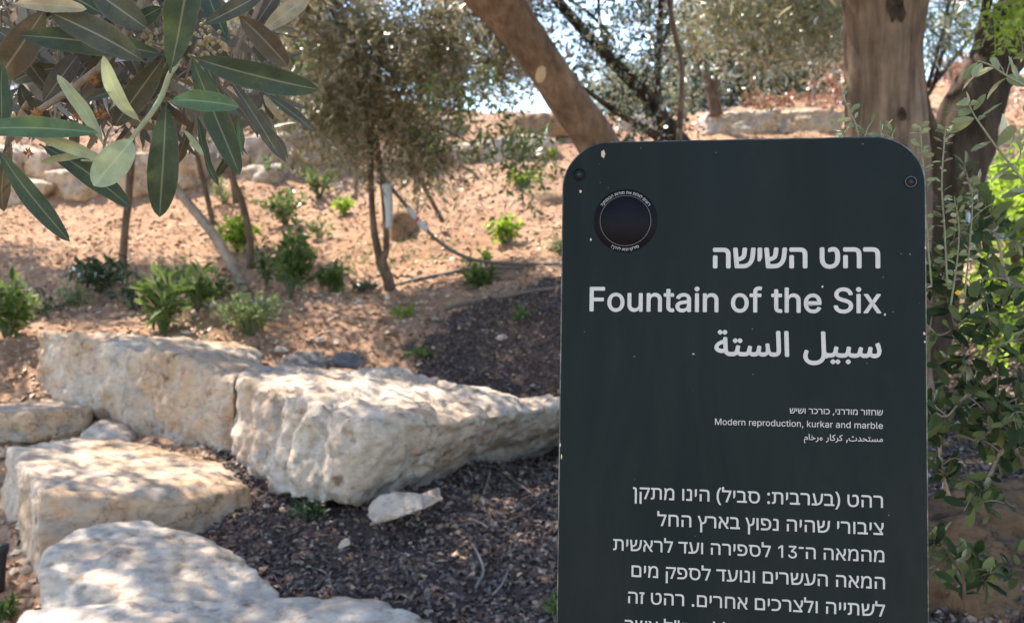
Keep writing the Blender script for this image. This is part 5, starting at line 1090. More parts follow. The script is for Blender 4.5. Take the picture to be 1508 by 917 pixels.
for i_, (px_, py_, Y_, w_, h_, n_, lf_, mt_, lb_) in enumerate([
    (60, 470, 5.9, 90, 46, 120, (.05,.02), 'dark', 'dusky low weed between the left edge clump and the thin dark trunk'),
    (110, 452, 6.3, 80, 40, 110, (.05,.018), 'bush', 'pale straggling weed in front of the thin dark trunk'),
    (196, 456, 6.2, 90, 58, 150, (.06,.02), 'dark', 'dark spreading weed just left of the upright dark weed'),
    (262, 420, 6.8, 60, 44, 90, (.06,.02), 'bush', 'thin pale weed at the leaning pole, left side'),
    (316, 440, 6.5, 80, 42, 110, (.06,.024), 'green', 'low weed on the near side of the leaning pole foot'),
    (392, 420, 6.7, 60, 66, 140, (.06,.026), 'green', 'middle sized weed between the pale bush and the tall bright weed'),
    (452, 400, 6.9, 50, 40, 80, (.05,.022), 'green', 'small weed behind the tall bright weed'),
    (330, 300, 8.4, 70, 44, 110, (.05,.022), 'bush', 'pale weed patch on the bank behind the leaning pole'),
    (470, 350, 7.6, 60, 30, 90, (.05,.02), 'bush', 'low pale weed on the slope left of the forked trunk'),
    (395, 268, 9.2, 80, 40, 120, (.06,.024), 'green', 'weed right below the pale topped block of the left wall'),
    (690, 392, 7.0, 26, 16, 40, (.04,.018), 'bush', 'tiny pale weed under the sagging hose')]):
    weed('leafy_weed', lb_, px_, py_, Y_, w_, h_, n_, lf_, M[mt_], 360 + i_)
t = empty('sunlit_shrub', on_ground(1480, 480, 3.6), 'bright yellow green sunlit shrub behind the leafy plant at the right edge', 'shrub')
rng = np.random.default_rng(331)
cl = np.vstack((px_clusters(rng, (1436,240,1600,450), (3.9, 4.8), 46), px_clusters(rng, (1462,420,1560,520), (3.9, 4.5), 6)))
crown('foliage', t, M['lime'], cl, 0.12, 620, 332, 0.0, L=(0.1, 0.25), nl=9, leaf=(0.05, 0.03), droop=0.1)
mesh_np('stem', *join_np([tube([on_ground(1480, 500, 4.1), P(1490, 400, 4.2), P(1470 + 30 * q, 290, 4.3)], [.012, .009, .004], n=10, sides=6) for q in range(4)]), M['bark_thin'], t)

# ------------------------------------------------------------------ hose, dark lines on the soil, tube, pipe end
hose = empty('dark_tube', on_ground(640, 350, 6.6), 'dark irrigation hose sagging from the forked olive and running to the sign', 'hose')
hp = [(556,250,6.45),(576,276,6.45),(598,303,6.45),(622,332,6.45),(648,357,6.45),(675,374,6.45),(705,384,6.45),(745,388,6.5),(790,389,6.55),(840,390,6.6),(900,391,6.6)]
hp = [(x_, y_, min(Y_, hit(x_, y_, 6.6) - .03) if x_ > 690 else Y_) for x_, y_, Y_ in hp]
mesh_np('hose_line', *ptube(hp, [5.5] * len(hp), n=70, sides=8), M['hose'], hose)
mesh_np('tape', *ptube([(600,305,6.445),(608,315,6.445),(613,322,6.445)], [8,8,8], n=6, sides=8), M['white_plastic'], hose)
mesh_np('tape', *ptube([(613,322,6.445),(616,325,6.445)], [8.4,8.4], n=4, sides=8), M['red_tape'], hose)
mesh_np('tape', *ptube([(616,325,6.445),(624,334,6.445),(630,339,6.445)], [8,8,8], n=6, sides=8), M['white_plastic'], hose)
pa = [on_ground(x, y, Y) + np.array((0, 0, .012)) for x, y, Y in ((575,424,6.5),(620,412,6.6),(660,404,6.7),(690,398,6.8),(760,396,6.9),(850,396,7))]  # thin dark tube drawn along a line on the soil
tag(mesh_np('dark_tube', *tube(pa, [.011] * 6, n=50, sides=8), M['hose'], None), 'thin dark line lying on the soil right of the foot of the forked olive', 'hose')
pa = [on_ground(x, y, Y) + np.array((0, 0, .012)) for x, y, Y in ((655,458,5.9),(690,448,6.0),(740,438,6.1),(790,430,6.2),(860,424,6.2))]  # second thin dark tube, lower on the soil
tag(mesh_np('dark_tube', *tube(pa, [.012] * 5, n=50, sides=8), M['hose'], None), 'thin dark line lying lower on the soil at the edge of the mulch shade', 'hose')
wt = empty('white_tube', P(572, 345, 6.38), 'white plastic tube beside the forked trunk', 'tube')
tp = [P(570,278,6.38), P(571,283,6.38), P(572,296,6.38), P(573,316,6.38), P(572,336,6.38)]
mesh_np('tube_body', *tube(tp, [.024, .028, .028, .023, .02], n=24, sides=16), M['white_plastic'], wt)
mesh_np('cap', *tube([P(569.6,270,6.38), P(569.8,273,6.38), P(570,279,6.38)], [.015, .031, .031], n=10, sides=16), M['white_plastic'], wt)
pe = empty('pipe_end', P(4, 838, 2.75), 'black pipe end standing beside the stone steps at the left edge', 'pipe')
mesh_np('pipe_wall', *tube([P(-4,870,2.75), P(-3,840,2.75), P(0,806,2.75)], [.02, .02, .02], n=10, sides=16), M['black'], pe)
mesh_np('collar', *tube([P(-1,814,2.75), P(0,801,2.75)], [.024, .024], n=4, sides=16), M['black'], pe)

# ------------------------------------------------------------------ litter: mulch, gravel, ground cover (uncountable)
rng = np.random.default_rng(401)
def scatter(n, sampler, mask):
    x, y = sampler(n); k = mask(x, y); x, y = x[k], y[k]
    return np.stack((x, y, ground_z(x, y)), 1)
def fan(y0, y1, p=1.0):
    def f(n):
        y = y0 + (y1 - y0) * rng.uniform(0, 1, n) ** p
        return rng.uniform(-0.62, 0.66, n) * (y + .3), y
    return f
CH_V = np.array(((-.5, 0, 0), (-.2, .5, .15), (.3, .42, .22), (.5, 0, .05), (.2, -.5, .2), (-.3, -.42, .1), (0, 0, .55)))
CH_F = np.array(((0, 6, 1), (1, 6, 2), (2, 6, 3), (3, 6, 4), (4, 6, 5), (5, 6, 0)))
def chips(name, pos, L, W_, T_, mat, label, tilt=0.5):
    n = len(pos)
    yaw = rng.uniform(0, 6.283, n); nn = nrm(rng.normal(size=(n, 3)) * tilt + np.array((0, 0, 1)))
    d = np.stack((np.cos(yaw), np.sin(yaw), np.zeros(n)), 1); d = nrm(d - nn * (d * nn).sum(1, keepdims=True)); e = np.cross(nn, d)
    ll, ww, tt_ = (rng.uniform(*q, n) for q in (L, W_, T_))
    jit = 1 + rng.uniform(-.3, .3, (n, 7, 3))
    t = CH_V[None] * jit
    Vc = pos[:, None] + d[:, None] * (t[..., 0:1] * ll[:, None, None]) + e[:, None] * (t[..., 1:2] * ww[:, None, None]) + nn[:, None] * (t[..., 2:3] * tt_[:, None, None])
    Fc = CH_F[None] + (np.arange(n) * 7)[:, None, None]
    o = mesh_np(name, Vc.reshape(-1, 3), Fc.reshape(-1, 3)[:, ::-1], mat, None, smooth=False)
    return tag(o, label, 'ground cover', None, 'stuff')
M['mulch'] = island_mat('mulch_chips', [(0.04, 0.028, 0.027), (0.075, 0.054, 0.05), (0.115, 0.085, 0.078), (0.18, 0.135, 0.12), (0.09, 0.066, 0.062), (0.25, 0.18, 0.145), (0.055, 0.042, 0.04), (0.34, 0.29, 0.25)])
M['gravel'] = island_mat('soil_pebbles', [(0.36, 0.22, 0.14), (0.42, 0.28, 0.19), (0.3, 0.18, 0.11), (0.5, 0.38, 0.28), (0.38, 0.24, 0.15), (0.6, 0.52, 0.42)])
pos = scatter(120000, fan(1.2, 6.3, 0.9), lambda x, y: in_poly(x + .06 * rng.normal(size=len(x)), y + .08 * rng.normal(size=len(x)), MULCH))
chips('mulch', pos + np.array((0, 0, .003)), (.008, .03), (.006, .017), (.007, .018), M['mulch'], 'dark purplish brown wood mulch covering the bed', 0.9)
pos = scatter(34000, fan(2.2, 14, 1.0), lambda x, y: ~in_poly(x, y, MULCH) | (rng.uniform(0, 1, len(x)) < .03))
chips('gravel', pos, (.012, .055), (.01, .04), (.01, .035), M['gravel'], 'reddish soil crumbs and small pebbles strewn over the slope', 0.5)
M['litter'] = island_mat('dry_leaves', [(0.2, 0.13, 0.08), (0.3, 0.21, 0.13), (0.14, 0.1, 0.07), (0.38, 0.29, 0.19)])
pos = scatter(9000, fan(2.2, 10, 0.9), lambda x, y: np.ones(len(x), bool))
kk = len(pos)
Vl, Fl = leaves_np(pos + np.array((0, 0, .006)), rng.normal(size=(kk, 3)) * np.array((1, 1, .25)), rng.normal(size=(kk, 3)) * .35 + np.array((0, 0, 1)), rng.uniform(.025, .06, kk), rng.uniform(.008, .018, kk))
tag(mesh_np('leaf_litter', Vl, Fl, M['litter'], None, smooth=False), 'dry fallen leaves strewn over soil and mulch', 'ground cover', None, 'stuff')
# larger loose bits of pale stone, few enough to be things
for i, (px, py, Y, sz, lb) in enumerate([(470, 505, 5.2, 12, 'small white stone lying on the sunlit soil above the grey rocks'), (412, 520, 5.1, 14, 'small cream stone at the left end of the dark grey rocks'),
        (740, 500, 4.9, 14, 'small brownish stone on the shaded mulch left of the sign'), (392, 748, 3.1, 9, 'pebble on the mulch in front of the undercut boulder')]):
    k = m_at(Y) * sz; f = on_ground(px, py, Y); rg = np.random.default_rng(500 + i)
    hull = [f + np.array((k * c[0] * rg.uniform(.7, 1.1), k * c[1] * rg.uniform(.7, 1.1), k * .6 * (c[2] + .4) * rg.uniform(.8, 1.1))) for c in [(1, .2, 0), (-1, .1, 0), (.3, 1, 0), (-.2, -1, 0), (.5, .4, 1), (-.5, .3, .9), (0, -.5, .8), (0, 0, -.8)]]
    rock('loose_stone', [hull], M['stone_pale'], lb, k * .12, k * .05, 510 + i, 'loose stones on the slope', 2, 0.3, 3 / max(k, .02) * .3)
# fallen twigs on the mulch
for i, (pp, wd_, lb) in enumerate([([(700,755),(715,725),(722,700)], 4, 'pale crooked twig standing up in the mulch right of the white rock'), ([(700,870),(712,850),(705,828),(694,812)], 4.5, 'curved pale twig in the mulch near the bottom, left of the sign'),
        ([(750,840),(740,868),(725,888)], 3.5, 'short pale twig beside the curved one, left of the sign'), ([(690,768),(705,776),(718,786)], 3, 'thin twig on the mulch below the big boulder'), ([(620,672),(650,652),(672,648)], 3, 'thin twig lying under the boulder edge'),
        ([(740,700),(770,722),(790,742)], 3, 'straight thin twig on the mulch close to the sign edge')]):
    a_ = []
    for j, (x, y) in enumerate(pp):
        Yq = 2.1 + (917 - y) * 0.0062
        a_.append(on_ground(x, y, Yq) + np.array((0, 0, .012 + .006 * j)))
    tag(mesh_np('fallen_twig', *tube(a_, [wd_ * .5 * m_at(2.8) * q for q in (1, 1, .8, .6)[:len(a_)]], n=14, sides=6), M['bark_pale'], None), lb, 'twig', 'twigs on the mulch')
# thin green growth and dry grass tufts
def tufts(name, n, sampler, mask, mat, label, L, W_):
    pos = scatter(n, sampler, mask); k = len(pos)
    d = rng.normal(size=(k, 3)) * .6 + np.array((0, 0, .8)); nn = rng.normal(size=(k, 3))
    Vl, Fl = leaves_np(pos, d, nn, rng.uniform(*L, k), rng.uniform(*W_, k))
    return tag(mesh_np(name, Vl, Fl, mat, None, smooth=False), label, 'ground cover', None, 'stuff')
def patchy(x, y, sc, th, sd): return fbm(np.stack((x * sc, y * sc, x * 0), 1), sd, 3) > th
tufts('ground_cover', 26000, fan(4.5, 11), lambda x, y: ~in_poly(x, y, MULCH) & patchy(x, y, 1.1, .42, 5) & (x < 0.3), M['bush'], 'thin green growth scattered over the soil', (.02, .05), (.006, .014))
tufts('dry_grass', 22000, lambda n: (rng.uniform(-5.5, -1.2, n), rng.uniform(10.6, 13.5, n)), lambda x, y: patchy(x, y, .8, -.25, 15), M['dry'], 'yellow dry grass above the far left wall', (.06, .16), (.006, .014))
tufts('dry_grass', 9000, lambda n: (rng.uniform(4.5, 9.5, n), rng.uniform(9.5, 15, n)), lambda x, y: patchy(x, y, .8, .0, 25), M['red'], 'tan dry growth on the hill right of the thick olive', (.04, .1), (.006, .014))
M['grey_stem'] = plain_mat('grey_green_stem', (0.2, 0.2, 0.13), .8, .2, .2, 150)
# ------------------------------------------------------------------ leafy plant right of the sign
def plant(name, label, foot, stems, sd, mat, nleaf, leaf, cat='plant', smat='bark_pale', sub=0.0):
    t = empty(name, foot, label, cat)
    rg = np.random.default_rng(sd)
    for pp, ww in stems:
        mesh_np('stem', *ptube(pp, ww, n=30, sides=8, rough=0.06, rsc=60), M[smat], t)
    pos, d, nn, sz = [], [], [], []
    for pp, ww in stems:
        c = catmull([P(*q) for q in pp], 60)
        tan = nrm(np.gradient(c, axis=0))
        ln = np.linalg.norm(np.diff(c, axis=0), axis=1).sum()
        k = int(nleaf * ln / 0.1)
        for j in range(k):
            q = rg.integers(4, 60); p = c[q]
            perp = rg.normal(size=3); perp = nrm(perp - tan[q] * (perp @ tan[q]))
            pos.append(p + perp * 0.002); d.append(tan[q] * rg.uniform(.1, .7) + perp * 0.8 + np.array((0, 0, -.1))); nn.append(np.array((0, -.6, .7)) + rg.normal(size=3) * .5); sz.append(rg.uniform(.6, 1.2))
    if sub:      # short side twigs with their own leaves
        tw = []
        for pp, ww in stems:
            c = catmull([P(*q) for q in pp], 60); tan = nrm(np.gradient(c, axis=0))
            ln = np.linalg.norm(np.diff(c, axis=0), axis=1).sum()
            for j in range(int(ln / sub)):
                q = rg.integers(6, 60); e = nrm(rg.normal(size=3) * np.array((1, .7, 1)) + tan[q] * .5); L_ = rg.uniform(.03, .085)
                p0, p1 = c[q], c[q] + e * L_ + np.array((0, 0, -.012)); pm = (p0 + p1) / 2 + np.array((0, 0, .008))
                tw.append(tube([p0, pm, p1], [.0012, .001, .0006], n=6, sides=4))
                for k_ in range(int(L_ / .0075)):
                    u_ = rg.uniform(.2, 1.05); p = p0 + (p1 - p0) * u_ + np.array((0, 0, .008 * 4 * u_ * (1 - u_)))
                    pos.append(p); d.append(e * rg.uniform(.2, .8) + rg.normal(size=3) * .7); nn.append(np.array((0, -.6, .7)) + rg.normal(size=3) * .6); sz.append(rg.uniform(.45, 1.0))
        mesh_np('side_twigs', *join_np(tw), M[smat], t)['kind'] = 'stuff'
    pos, d, nn, sz = map(np.array, (pos, d, nn, sz))
    Vl, Fl = big_leaves(pos, d, nn, leaf[0] * sz, leaf[1] * sz, rg)
    mesh_np('foliage', Vl, Fl, mat, t)
    return t
def big_leaves(pos, d, n, L, Wd, rg, na=8):
    """many smooth leaves with curl and fold: grid na x 5"""
    d = nrm(d); x = nrm(np.cross(d, n)); n = np.cross(x, d); k = len(pos)
    u = np.linspace(0, 1, na); prof = np.minimum(1, (u ** 0.75) * (1 - u) ** 0.6 / 0.42); prof[0] = 0.08
    v = np.array((-1, -.55, 0, .55, 1))
    curl = rg.uniform(-.35, .1, k); fold = rg.uniform(.05, .3, k)
    U, Vv = np.meshgrid(u, v, indexing='ij')
    pr = np.repeat(prof[:, None], 5, 1)
    wav = rg.uniform(-.06, .06, (k, na, 5)) * np.abs(Vv)[None]
    X = (Vv * pr)[None] * Wd[:, None, None] * .5
    Z = curl[:, None, None] * (U ** 2)[None] * L[:, None, None] + fold[:, None, None] * (np.abs(Vv) * pr)[None] * Wd[:, None, None] * .5 + wav * Wd[:, None, None]
    Y_ = U[None] * L[:, None, None]
    Vt = pos[:, None, None] + x[:, None, None] * X[..., None] + d[:, None, None] * Y_[..., None] + n[:, None, None] * Z[..., None]
    ii = np.arange(na * 5).reshape(na, 5)
    f = np.stack((ii[:-1, :-1], ii[:-1, 1:], ii[1:, 1:], ii[1:, :-1]), -1).reshape(-1, 4)
    F_ = f[None] + (np.arange(k) * na * 5)[:, None, None]
    return Vt.reshape(-1, 3), F_.reshape(-1, 4)
sh_foot = on_ground(1520, 800, 1.9)
plant('leafy_shrub', 'dark green small leaved shrub with pale woody stems along the right edge of the sign', sh_foot, [
    ([(1560,760,1.5),(1520,700,1.45),(1491,655,1.42),(1462,612,1.4),(1440,575,1.4),(1422,530,1.4),(1408,480,1.4),(1394,430,1.42),(1384,400,1.42),(1376,380,1.42)], [10,9,8,7.5,7,6.5,6,5,4,2]),
    ([(1491,655,1.42),(1475,665,1.4),(1462,690,1.4),(1448,718,1.38),(1428,746,1.36)], [6,6,5,5,4]),
    ([(1491,655,1.42),(1520,660,1.4),(1560,670,1.4)], [6,6,6]),
    ([(1422,530,1.4),(1450,520,1.38),(1480,505,1.36),(1515,495,1.36)], [3.5,3,3,2.5]),
    ([(1530,520,1.5),(1500,455,1.5),(1480,400,1.5),(1468,350,1.5),(1450,325,1.5),(1430,300,1.5)], [5,5,4.5,4,3,2]),
    ([(1440,575,1.4),(1415,590,1.36),(1395,612,1.34),(1378,608,1.34)], [3,3,2.5,2]),
    ([(1408,480,1.4),(1390,492,1.38),(1376,492,1.38)], [2.5,2,1.5]),
    ([(1400,740,1.5),(1388,700,1.48),(1384,660,1.48),(1378,610,1.48),(1374,560,1.48)], [7,7,6,5,3]),
    ([(1462,612,1.4),(1490,590,1.36),(1520,580,1.34)], [3.5,3,2]),
    ([(1560,560,1.3),(1520,600,1.32),(1480,625,1.34),(1450,640,1.35)], [4,3.5,3,2]),
    ([(1384,400,1.42),(1400,360,1.4),(1425,345,1.38),(1450,345,1.38)], [3,2.5,2,1.5]),
    ([(1560,420,1.4),(1510,425,1.4),(1475,410,1.4),(1440,412,1.4)], [4,3.5,3,2]),
    ], 601, M['shrub'], 17, (.033, .0135), sub=.017)
plant('tall_sprig', 'long greyish sprig with broad leaves crossing the bright shrub, upper right edge', on_ground(1560, 700, 1.7), [
    ([(1600,520,1.25),(1560,350,1.22),(1520,285,1.2),(1494,250,1.2),(1470,220,1.2),(1452,195,1.2),(1436,172,1.2),(1426,152,1.2)], [6,5,4.5,4,3.5,3,2.5,2]),
    ([(1494,250,1.2),(1503,225,1.2),(1500,200,1.2)], [2.5,2,1.2]),
    ([(1600,210,1.2),(1540,145,1.2),(1508,126,1.2),(1480,110,1.2),(1458,96,1.2),(1440,90,1.2)], [5,4.5,4,3.5,3,2]),
    ([(1482,111,1.2),(1486,95,1.2),(1490,84,1.2)], [2,1.6,1.2])], 603, M['sprig'], 8, (.036, .013), smat='grey_stem')
plant('budded_sprig', 'pale budded upright sprigs at the upper right corner of the sign', on_ground(1420, 700, 1.5), [
    ([(1395,420,1.2),(1391,340,1.2),(1387,270,1.2),(1391,205,1.2),(1393,188,1.2)], [3,3,2.5,2.5,2]),
    ([(1372,420,1.2),(1364,330,1.2),(1361,260,1.2),(1357,215,1.2),(1355,186,1.2)], [3,3,2.5,2.5,2]),
    ([(1420,440,1.25),(1428,360,1.25),(1432,300,1.25),(1428,262,1.25)], [3,2.5,2,1.5]),
    ([(1400,450,1.25),(1410,380,1.25),(1412,330,1.25),(1405,290,1.25)], [3,2.5,2,1.5])], 605, M['sprig'], 26, (.011, .006), smat='grey_stem')
plant('budded_sprig', 'thin green sprigs peeping over the top edge of the sign', SP(.28, .5, -.06), [
    ([(1290,420,1.06),(1272,260,1.06),(1262,190,1.06),(1251,165,1.06),(1242,140,1.06),(1236,122,1.06)], [3,2.6,2.4,2.2,2,1.5]),
    ([(1280,420,1.06),(1273,230,1.06),(1276,195,1.06),(1286,176,1.06)], [2.5,2.2,2,1.6]),
    ([(1320,420,1.06),(1300,240,1.06),(1298,200,1.06),(1296,176,1.06)], [2.5,2.2,2,1.6]),
    ([(1340,420,1.06),(1320,260,1.06),(1314,205,1.06),(1318,190,1.06)], [2.5,2.2,2,1.6]),
    ([(1250,420,1.06),(1246,230,1.06),(1240,195,1.06),(1234,182,1.06)], [2.5,2.2,2,1.6])], 607, M['sprig'], 7, (.014, .005), smat='grey_stem')
plant('low_foliage', 'yellowish green leafy shoots low beside the sign, over the brown rock', on_ground(1400, 900, 1.6), [
    ([(1420,900,1.4),(1418,850,1.38),(1400,820,1.36),(1384,800,1.36),(1372,792,1.36)], [5,4.5,4,3,2]),
    ([(1500,850,1.5),(1470,845,1.5),(1452,850,1.48),(1448,870,1.46)], [4,3.5,3,2]),
    ([(1520,840,1.5),(1480,835,1.5),(1440,815,1.48),(1410,820,1.46)], [4,3.5,3,2])], 609, M['shrub'], 16, (.032, .014), smat='bark_thin', sub=.026)
bt_ = P(1411, 431, 1.36)
f_ = empty('yellow_bud', bt_, 'tiny yellow bud among the dark leaves right of the sign', 'flower')
mesh_np('petals', *tube([bt_ - np.array((.004, 0, 0)), bt_, bt_ + np.array((.004, 0, .001))], [.001, .0042, .001], n=8, sides=8), plain_mat('yellow_petal', (.7, .4, .03), .6), f_)

# ------------------------------------------------------------------ the olive branch hanging in at the upper left
branch = empty('olive_branch', P(100, -300, 1.05), 'near olive branch of long grey green leaves hanging in from the upper left', 'branch')
def leaf_material(name, top, rib, under, trans, tcol):
    m, nt, b = new_mat(name)
    uvn = nt.nodes.new('ShaderNodeUVMap'); uvn.uv_map = 'UVMap'
    sp = nt.nodes.new('ShaderNodeSeparateXYZ'); nt.links.new(uvn.outputs[0], sp.inputs[0])
    ab = nt.nodes.new('ShaderNodeMath'); ab.operation = 'ABSOLUTE'; nt.links.new(sp.outputs[0], ab.inputs[0])
    rr = ramp(nt, [(0.03, (1, 1, 1)), (0.085, (0, 0, 0))]); nt.links.new(ab.outputs[0], rr.inputs[0])
    n1 = noise(nt, 90, 5, 0.6, objco(nt)); n2 = noise(nt, 420, 3, 0.6, objco(nt))
    r1 = ramp(nt, [(0.3, tuple(c * .75 for c in top)), (0.7, tuple(c * 1.25 for c in top))]); nt.links.new(n1.outputs[0], r1.inputs[0])
    # side veins: slanting stripes
    wv = nt.nodes.new('ShaderNodeMath'); wv.operation = 'MULTIPLY_ADD'; nt.links.new(ab.outputs[0], wv.inputs[0]); wv.inputs[1].default_value = -0.13; nt.links.new(sp.outputs[1], wv.inputs[2])
    sn = nt.nodes.new('ShaderNodeMath'); sn.operation = 'MULTIPLY'; nt.links.new(wv.outputs[0], sn.inputs[0]); sn.inputs[1].default_value = 95
    si = nt.nodes.new('ShaderNodeMath'); si.operation = 'SINE'; nt.links.new(sn.outputs[0], si.inputs[0])
    rv2 = ramp(nt, [(0.8, (0, 0, 0)), (1.0, (0.06, 0.06, 0.06))]); nt.links.new(si.outputs[0], rv2.inputs[0])
    c = mixc(nt, rv2.outputs[0], r1.outputs[0], rib)
    c = mixc(nt, rr.outputs[0], c, rib)
    re_ = ramp(nt, [(0.93, (0, 0, 0)), (1.0, (0.5, 0.5, 0.5))]); nt.links.new(ab.outputs[0], re_.inputs[0]); c = mixc(nt, re_.outputs[0], c, rib)  # glowing leaf edges put into the colour as paler margins
    nbl = noise(nt, 30, 4, 0.6, objco(nt)); rbl = ramp(nt, [(0.62, (0, 0, 0)), (0.72, (0.45, 0.45, 0.45))]); nt.links.new(nbl.outputs[0], rbl.inputs[0]); c = mixc(nt, rbl.outputs[0], c, (top[0] * 1.9 + .02, top[1] * 1.5 + .01, top[2] * 1.2))
    rs = ramp(nt, [(0.62, (0, 0, 0)), (0.72, (0.35, 0.35, 0.35))]); nt.links.new(n2.outputs[0], rs.inputs[0])
    c = mixc(nt, rs.outputs[0], c, rib)
    g = nt.nodes.new('ShaderNodeNewGeometry')
    c = mixc(nt, g.outputs['Backfacing'], c, mixc(nt, rr.outputs[0], under, tuple(q * .8 for q in under)))
    nt.links.new(c, b.inputs['Base Color'])
    b.inputs['Roughness'].default_value = 0.6; b.inputs['Specular IOR Level'].default_value = 0.28; two_sided(nt, b, g)
    bump(nt, b, n2.outputs[0], 0.25, 0.0006)
    t = nt.nodes.new('ShaderNodeBsdfTranslucent'); t.inputs[0].default_value = (*tcol, 1)
    mx = nt.nodes.new('ShaderNodeMixShader'); mx.inputs[0].default_value = trans
    nt.links.new(b.outputs[0], mx.inputs[1]); nt.links.new(t.outputs[0], mx.inputs[2]); nt.links.new(mx.outputs[0], nt.nodes['Material Output'].inputs[0])
    return m
RIB = (0.13, 0.14, 0.09)
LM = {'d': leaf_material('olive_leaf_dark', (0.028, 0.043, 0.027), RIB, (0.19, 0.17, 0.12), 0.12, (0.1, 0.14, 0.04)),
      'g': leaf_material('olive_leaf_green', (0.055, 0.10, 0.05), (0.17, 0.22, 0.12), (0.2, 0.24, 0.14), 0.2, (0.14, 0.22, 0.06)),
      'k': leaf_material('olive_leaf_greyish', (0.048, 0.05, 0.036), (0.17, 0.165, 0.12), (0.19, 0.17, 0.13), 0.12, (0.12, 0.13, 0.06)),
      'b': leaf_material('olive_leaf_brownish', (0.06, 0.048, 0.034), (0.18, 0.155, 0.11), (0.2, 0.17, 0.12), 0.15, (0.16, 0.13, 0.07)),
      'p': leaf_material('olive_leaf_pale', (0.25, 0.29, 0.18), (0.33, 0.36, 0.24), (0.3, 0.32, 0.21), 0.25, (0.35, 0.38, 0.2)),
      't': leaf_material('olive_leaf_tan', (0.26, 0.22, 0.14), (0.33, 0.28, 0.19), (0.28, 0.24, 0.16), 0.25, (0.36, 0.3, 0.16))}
def olive_leaf(bx, by, tx, ty, wpx, kind, Y=0.9, dY=0.0, roll=0.0, bend=0.0, side=0.0, na=22, nv=9):
    """one leaf from its base pixel to its tip pixel; bend arches it towards the viewer, side bows it sideways in the picture"""
    p0, p1 = P(bx, by, Y), P(tx, ty, Y + dY)
    d = p1 - p0; L = np.linalg.norm(d); d = d / L
    view = nrm(np.array((0, 0, CAMZ)) - (p0 + p1) / 2)
    n = nrm(view - d * (view @ d)); x = np.cross(d, n)
    cr_, sr_ = math.cos(roll), math.sin(roll)
    x2 = x * cr_ + n * sr_; n2 = -x * sr_ + n * cr_
    Wd = 0.92 * wpx * m_at(Y)
    u = np.linspace(0, 1, na)
    prof = np.where(u < .05, .07, np.minimum(1.0, (((u - .03).clip(0) / .97) ** .72) * (1 - u).clip(0) ** .62 / .435))
    prof[-1] = 0.0
    v = np.linspace(-1, 1, nv)
    sg = 1.0
    rg = np.random.default_rng(int(abs(bx * 7 + by * 13 + tx)))
    ph = rg.uniform(0, 6.28)
    c = p0[None] + d[None] * (u * L)[:, None] + n[None] * (bend * L * 4 * u * (1 - u))[:, None] + x[None] * (side * L * 4 * u * (1 - u))[:, None]
    wavy = (0.07 * np.sin(u * 9 + ph)[:, None] * v[None] + 0.05 * np.sin(u * 17 + ph * 2)[:, None] * np.abs(v[None]) + 0.10 * np.sin(u * 4 + ph * 3)[:, None]) * Wd
    lift = (0.16 * np.abs(v) ** 1.3)[None] * prof[:, None] * Wd * 0.9 + wavy * prof[:, None]
    Vt = c[:, None] + x2[None, None] * (v[None] * prof[:, None] * Wd * .5)[..., None] + n2[None, None] * lift[..., None]
    uv = np.stack((np.repeat(v[None], na, 0), np.repeat(u[:, None], nv, 1)), -1).reshape(-1, 2)
    ii = np.arange(na * nv).reshape(na, nv)
    f = np.stack((ii[:-1, :-1], ii[:-1, 1:], ii[1:, 1:], ii[1:, :-1]), -1).reshape(-1, 4)
    return mesh_np('leaf', Vt.reshape(-1, 3), f, LM[kind], branch, True, uv)
